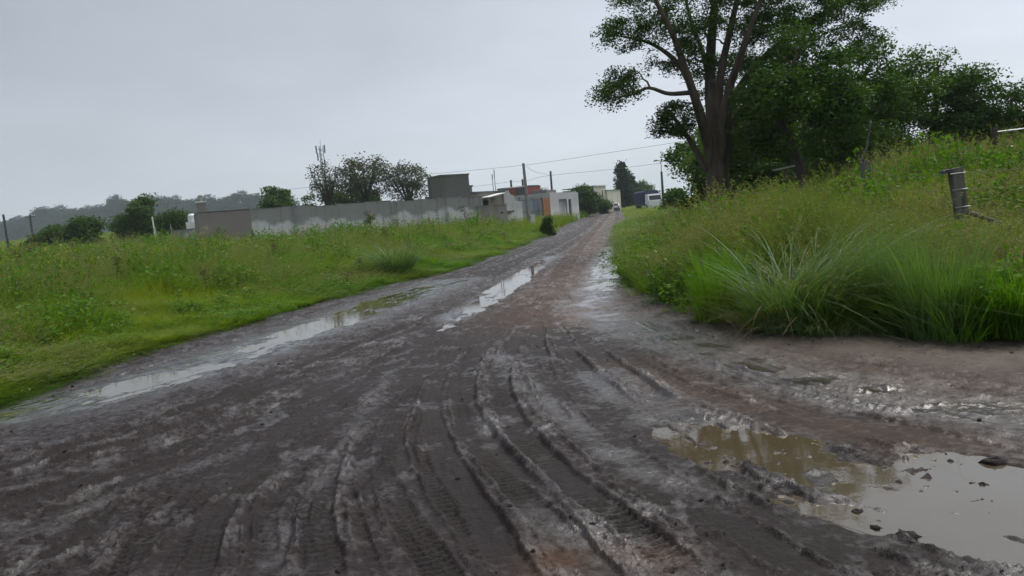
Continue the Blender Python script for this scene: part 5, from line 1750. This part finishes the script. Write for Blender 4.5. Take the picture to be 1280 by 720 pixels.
# --- left field
rng = np.random.default_rng(101)
NAMES = ['lush', 'deep', 'seed', 'weed', 'yellow', 'white', 'low', 'far', 'brown']
x, y = sample_land(30000, 5.0, 62.0, 0.75, lambda y: (-(0.76 * y + 2.0), x_left(y) + 0.3), rng)
dl, dr = verge(x, y)
keep = ((dl > 0.0) | ((dl > -0.30) & (fbm(x * 2.0, y * 2.0, 2, 65) > 0.30))) & (x > -(0.78 * y + 2.5))
x, y, dl = x[keep], y[keep], dl[keep]
patch = fbm(x * 0.22, y * 0.22, 3, 61)
patch2 = fbm(x * 0.35, y * 0.35, 3, 62)
kk = np.zeros(len(x), int)
r = rng.uniform(0, 1, len(x))
kk[r < 0.22] = 1
kk[(r > 0.48) & (patch > 0.0)] = 2
kk[(r > 0.78) & (patch2 > 0.0)] = 3
kk[(perlin(x * 0.9, y * 0.6, 63) > 0.42) & (r > 0.65)] = 3
kk[r > 0.975] = 5
yl = np.exp(-((x + 11.5) / 2.2) ** 2 - ((y - 29) / 4.5) ** 2) + 0.7 * np.exp(-((x + 5.5) / 1.2) ** 2 - ((y - 36) / 4) ** 2) + 0.35 * np.exp(-((x + 6) / 0.8) ** 2 - ((y - 17) / 1.5) ** 2) + 0.35 * np.exp(-((x + 14) / 3) ** 2 - ((y - 22) / 4) ** 2)
kk[rng.uniform(0, 1, len(x)) < 0.035 * yl] = 4
kk[rng.uniform(0, 1, len(x)) < 0.004 * (y > 18)] = 8
kk[(dl < 0.30 + 0.2 * patch) & (r < 0.97)] = 6
hs_ = (0.20 + 0.85 * sm(0.5, 5.0, dl)) * (1 + 0.35 * patch2 + 0.65 * perlin(x * 0.9, y * 0.6, 63)) * rng.uniform(0.75, 1.2, len(x)) * np.where(kk == 6, rng.uniform(0.6, 1.3, len(x)), 1) * (1 + 0.25 * sm(20, 60, y))
ws = np.maximum(1, y / 16.0) ** 0.7
scatter('field_grass', 'tall wet meadow grass with weeds and yellow flowers in the left field', 'grass',
        np.stack([x, y, land(x, y) - 0.02], -1), choose(kk, NAMES, rng), np.stack([ws, ws, hs_ * np.where(kk == 6, 1, 1.0)], -1), 1)
# --- beyond, as far as the field can be made out
x, y = sample_land(9000, 55.0, 260.0, 0.6, lambda y: (-(0.80 * y + 4.0), x_left(y) + 0.5), rng)
dl, dr = verge(x, y)
keep = (dl > 0.3)
x, y = x[keep], y[keep]
sc_ = (y / 60.0) ** 0.8 * rng.uniform(0.8, 1.3, len(x))
scatter('distant_grass', 'far meadow grass behind the walls and trees on the left', 'grass',
        np.stack([x, y, land(x, y) - 0.05], -1), choose(np.full(len(x), 7), NAMES, rng), np.stack([sc_ * 1.3, sc_ * 1.3, np.minimum(sc_, 1.3)], -1), 2)
# --- right bank
rng = np.random.default_rng(103)
x, y = sample_land(34000, 4.5, 60.0, 0.55, lambda y: (x_right(np.maximum(y, 6.9)) - 0.4, np.minimum(0.80 * y + 3.5, 34)), rng)
dl, dr = verge(x, y)
keep = (dr > 0.02) | ((dr > -0.45) & (fbm(x * 2.2, y * 2.2, 2, 75) > 0.32) & (rng.uniform(0, 1, len(x)) < 0.5))
x, y, dr = x[keep], y[keep], dr[keep]
patch = fbm(x * 0.3, y * 0.3, 3, 71)
patch2 = fbm(x * 0.45, y * 0.45, 3, 72)
kk = np.zeros(len(x), int)
r = rng.uniform(0, 1, len(x))
kk[r < 0.25] = 1
pl = np.exp(-((x - 3.9) / 1.0) ** 2 - ((y - 12.5) / 2.0) ** 2)
kk[(r > 0.42) & (patch > -0.05)] = 2
kk[(r > 0.66) & (patch2 > 0.0) & ((y > 11.5) | (r > 0.9))] = 3
kk[rng.uniform(0, 1, len(x)) < 0.8 * pl] = 2
kk[r > 0.985] = 5
kk[(dr < 0.16 + 0.25 * patch) & (r < 0.8)] = 6
hs_ = (0.80 + 0.48 * sm(0.1, 1.8, dr)) * (1 + 0.30 * patch2 + 0.35 * perlin(x * 1.2, y * 1.2, 73)) * rng.uniform(0.75, 1.2, len(x)) * (1 - 0.45 * sm(22, 40, y))
hs_ *= (1 + 0.06 * (1 - sm(4.6, 6.5, x)) * sm(7.5, 9.0, y) * (1 - sm(15, 20, y)) * sm(0.2, 0.8, dr))
hs_ *= (1 - 0.42 * sm(4.4, 6.0, x) * (1 - sm(11.5, 15, y))) * (1 + 0.22 * sm(13, 18, y) * sm(8.5, 10.5, x) * (1 - sm(24, 30, y))) * (1 - 0.4 * sm(17, 20, y) * (1 - sm(8.6, 9.6, x)))
ws = 1.15 * np.maximum(1, y / 14.0) ** 0.7
scatter('bank_grass', 'tall wet grass and weeds on the bank right of the road', 'grass',
        np.stack([x, y, land(x, y) - 0.02], -1), choose(kk, NAMES, rng), np.stack([ws, ws, hs_], -1), 3)
x, y = sample_land(2500, 55.0, 200.0, 0.6, lambda y: (x_right(y) - 0.3, x_right(y) + 14), rng)
dl, dr = verge(x, y)
keep = dr > 0.2
x, y = x[keep], y[keep]
sc_ = (y / 60.0) ** 0.7
scatter('far_verge_grass', 'grass on the far right verge of the road', 'grass',
        np.stack([x, y, land(x, y) - 0.05], -1), choose(np.full(len(x), 7), NAMES, rng), np.stack([sc_ * 1.2, sc_ * 1.2, 0.55 + 0 * sc_], -1), 4)

# --- single tussocks one can pick out
def tussock(label, x, y, build, mats, seed):
    rng = np.random.default_rng(seed)
    mb = MB()
    build(mb, rng)
    o = mb.build('grass_tussock', mats, loc=(x, y, land1(x, y) - 0.03))
    tag(o, label, 'tussock')
    return o


def blue_t(mb, rng):
    blades(mb, rng, 300, 1.10, 0.015, 0.42, 0.22, 0.65, 0.42, segs=8)
    blades(mb, rng, 380, 1.30, 0.016, 0.36, 0.22, 0.75, 0.45, segs=9, azim=0.1, az_sd=0.8)
    blades(mb, rng, 180, 1.15, 0.012, 0.32, 0.45, 0.85, 0.70, segs=8, azim=-0.7, az_sd=0.6)
    blades(mb, rng, 90, 0.9, 0.010, 0.36, 0.5, 0.9, 0.8, segs=7, m=1)
    blades(mb, rng, 60, 1.2, 0.009, 0.30, 0.3, 0.7, 0.5, segs=7, m=1, azim=0.2, az_sd=1.0)


def upright_t(mb, rng):
    blades(mb, rng, 620, 0.98, 0.010, 0.34, 0.10, 0.20, 0.08, segs=6)
    blades(mb, rng, 160, 0.6, 0.010, 0.36, 0.3, 0.5, 0.35, segs=5)


def straw_t(mb, rng):
    blades(mb, rng, 320, 0.42, 0.008, 0.32, 0.55, 0.9, 0.65, segs=5, m=0)
    blades(mb, rng, 120, 0.45, 0.008, 0.30, 0.4, 0.7, 0.5, segs=5, m=1)


def plume_t(mb, rng):
    blades(mb, rng, 220, 0.7, 0.008, 0.40, 0.2, 0.4, 0.2, m=0)
    tp_, pv = blades(mb, rng, 170, 1.10, 0.004, 0.42, 0.14, 0.30, 0.08, m=1, segs=6, hvar=0.2)
    plume_heads(mb, rng, tp_, pv, 1, n=16, L=0.24, size=0.035)


def field_t(mb, rng):
    blades(mb, rng, 480, 1.15, 0.022, 0.40, 0.30, 0.70, 0.35, segs=6)
    tp_, pv = blades(mb, rng, 60, 1.35, 0.010, 0.35, 0.22, 0.4, 0.12, m=1, segs=6)
    plume_heads(mb, rng, tp_, pv, 1, n=12, L=0.3, size=0.06)


q_ = (3.08, 8.03)
tussock('arching blue-green grass tussock drooping over the right mud edge', q_[0] + 0.15, q_[1] + 0.75, blue_t, [M['grass_blue'], M['straw']], 201)
q_ = (4.12, 8.24)
tussock('fresh green tussock at the far right mud edge', 4.35, 7.75, upright_t, [M['grass_tuss']], 208)
tussock('leafy upright tussock left of the blue-green one on the mud edge', 2.75, 10.1, upright_t, [M['grass']], 209)
tussock('upright fine green tussock right of the drooping blue-green one', q_[0] + 0.05, q_[1] + 0.40, upright_t, [M['grass_tuss']], 202)
q_ = (2.97, 9.01)
tussock('flattened straw-coloured tuft at the foot of the blue-green tussock', q_[0], q_[1] + 0.05, straw_t, [M['straw'], M['grass']], 203)
q_ = (3.44, 8.27)
tussock('small straw and green tuft between the two big tussocks', q_[0], q_[1] + 0.05, straw_t, [M['grass_blue'], M['straw']], 204)
tussock('beige feathery seed-head tussock left of the blue-green one', 3.55, 12.0, plume_t, [M['grass'], M['plume']], 205)
tussock('beige feathery seed-head tussock farther back on the bank', 4.5, 13.6, plume_t, [M['grass'], M['plume']], 206)
q_ = (-3.41, 21.92)
tussock('large grey-green arching tussock in the left field near the road', q_[0] - 0.1, 23.6, field_t, [M['grass_blue'], M['plume']], 207)

# ------------------------------------------------------------------ clods of mud on the road
def clod(mb, rng, c, s):
    n, m_ = 7, 9
    V = []
    sd = rng.integers(1000)
    for i in range(n):
        ph = math.pi * i / (n - 1)
        for j in range(m_):
            th = 2 * math.pi * j / m_
            r = s * (1 + 0.22 * rng.normal())
            V.append((c[0] + r * math.sin(ph) * math.cos(th) * 1.2, c[1] + r * math.sin(ph) * math.sin(th), c[2] + r * math.cos(ph) * 0.65))
    i = np.arange(n - 1)[:, None] * m_
    k = np.arange(m_)[None]
    mb.add(V, np.stack([i + k, i + m_ + k, i + m_ + (k + 1) % m_, i + (k + 1) % m_], -1).reshape(-1, 4))


rng = np.random.default_rng(301)
for lab, P_, s in (('fist-sized dark mud clod at the lower right puddle', (1.71, 3.38), 0.050), ('pair of dark lumps in the broad puddle, larger one', (2.39, 3.92), 0.026),
                   ('pair of dark lumps in the broad puddle, smaller one', (2.35, 3.95), 0.018), ('dark clod on the ridge between the right puddles', (1.63, 3.51), 0.024),
                   ('dark clod at the upper rim of the broad puddle', (2.64, 4.21), 0.055), ('small dark clod near the brown puddle', (1.63, 3.71), 0.026)):
    mb = MB()
    clod(mb, rng, (0, 0, 0), s)
    z = max(mud_z(*P_), -0.03)
    o = mb.build('mud_clod', M['mud'], loc=(P_[0], P_[1], z + s * 0.2), smooth=True)
    tag(o, lab, 'clod')
mb = MB()
for k in range(220):
    y = 2.6 + 9 * rng.uniform() ** 1.5
    x = rng.uniform(max(-0.75 * y, x_left(y) + 0.3), min(0.75 * y, x_right(y) - 0.2))
    s = 0.004 + 0.010 * rng.uniform() ** 3
    clod(mb, rng, (x, y, mud_z(x, y) + s * 0.3), s)
o = mb.build('mud_crumbs', M['mud'])
tag(o, 'loose crumbs of mud scattered over the road', 'mud', kind='stuff')

# ------------------------------------------------------------------ damp air
hz_ = MB().box(-1800, 1800, -200, 2450, -2.0, 64.0).build('haze', [])
mat, nt, bs = new_mat('damp_air')
nt.nodes.remove(bs)
pv = node(nt, 'ShaderNodeVolumePrincipled', Density=0.0003, Anisotropy=0.0)
pv.inputs['Color'].default_value = (0.80, 0.90, 1.0, 1)
nt.links.new(pv.outputs[0], nt.nodes['Material Output'].inputs['Volume'])
hz_.data.materials.append(mat)
tag(hz_, 'thin grey damp haze over the whole scene', 'haze', kind='stuff')
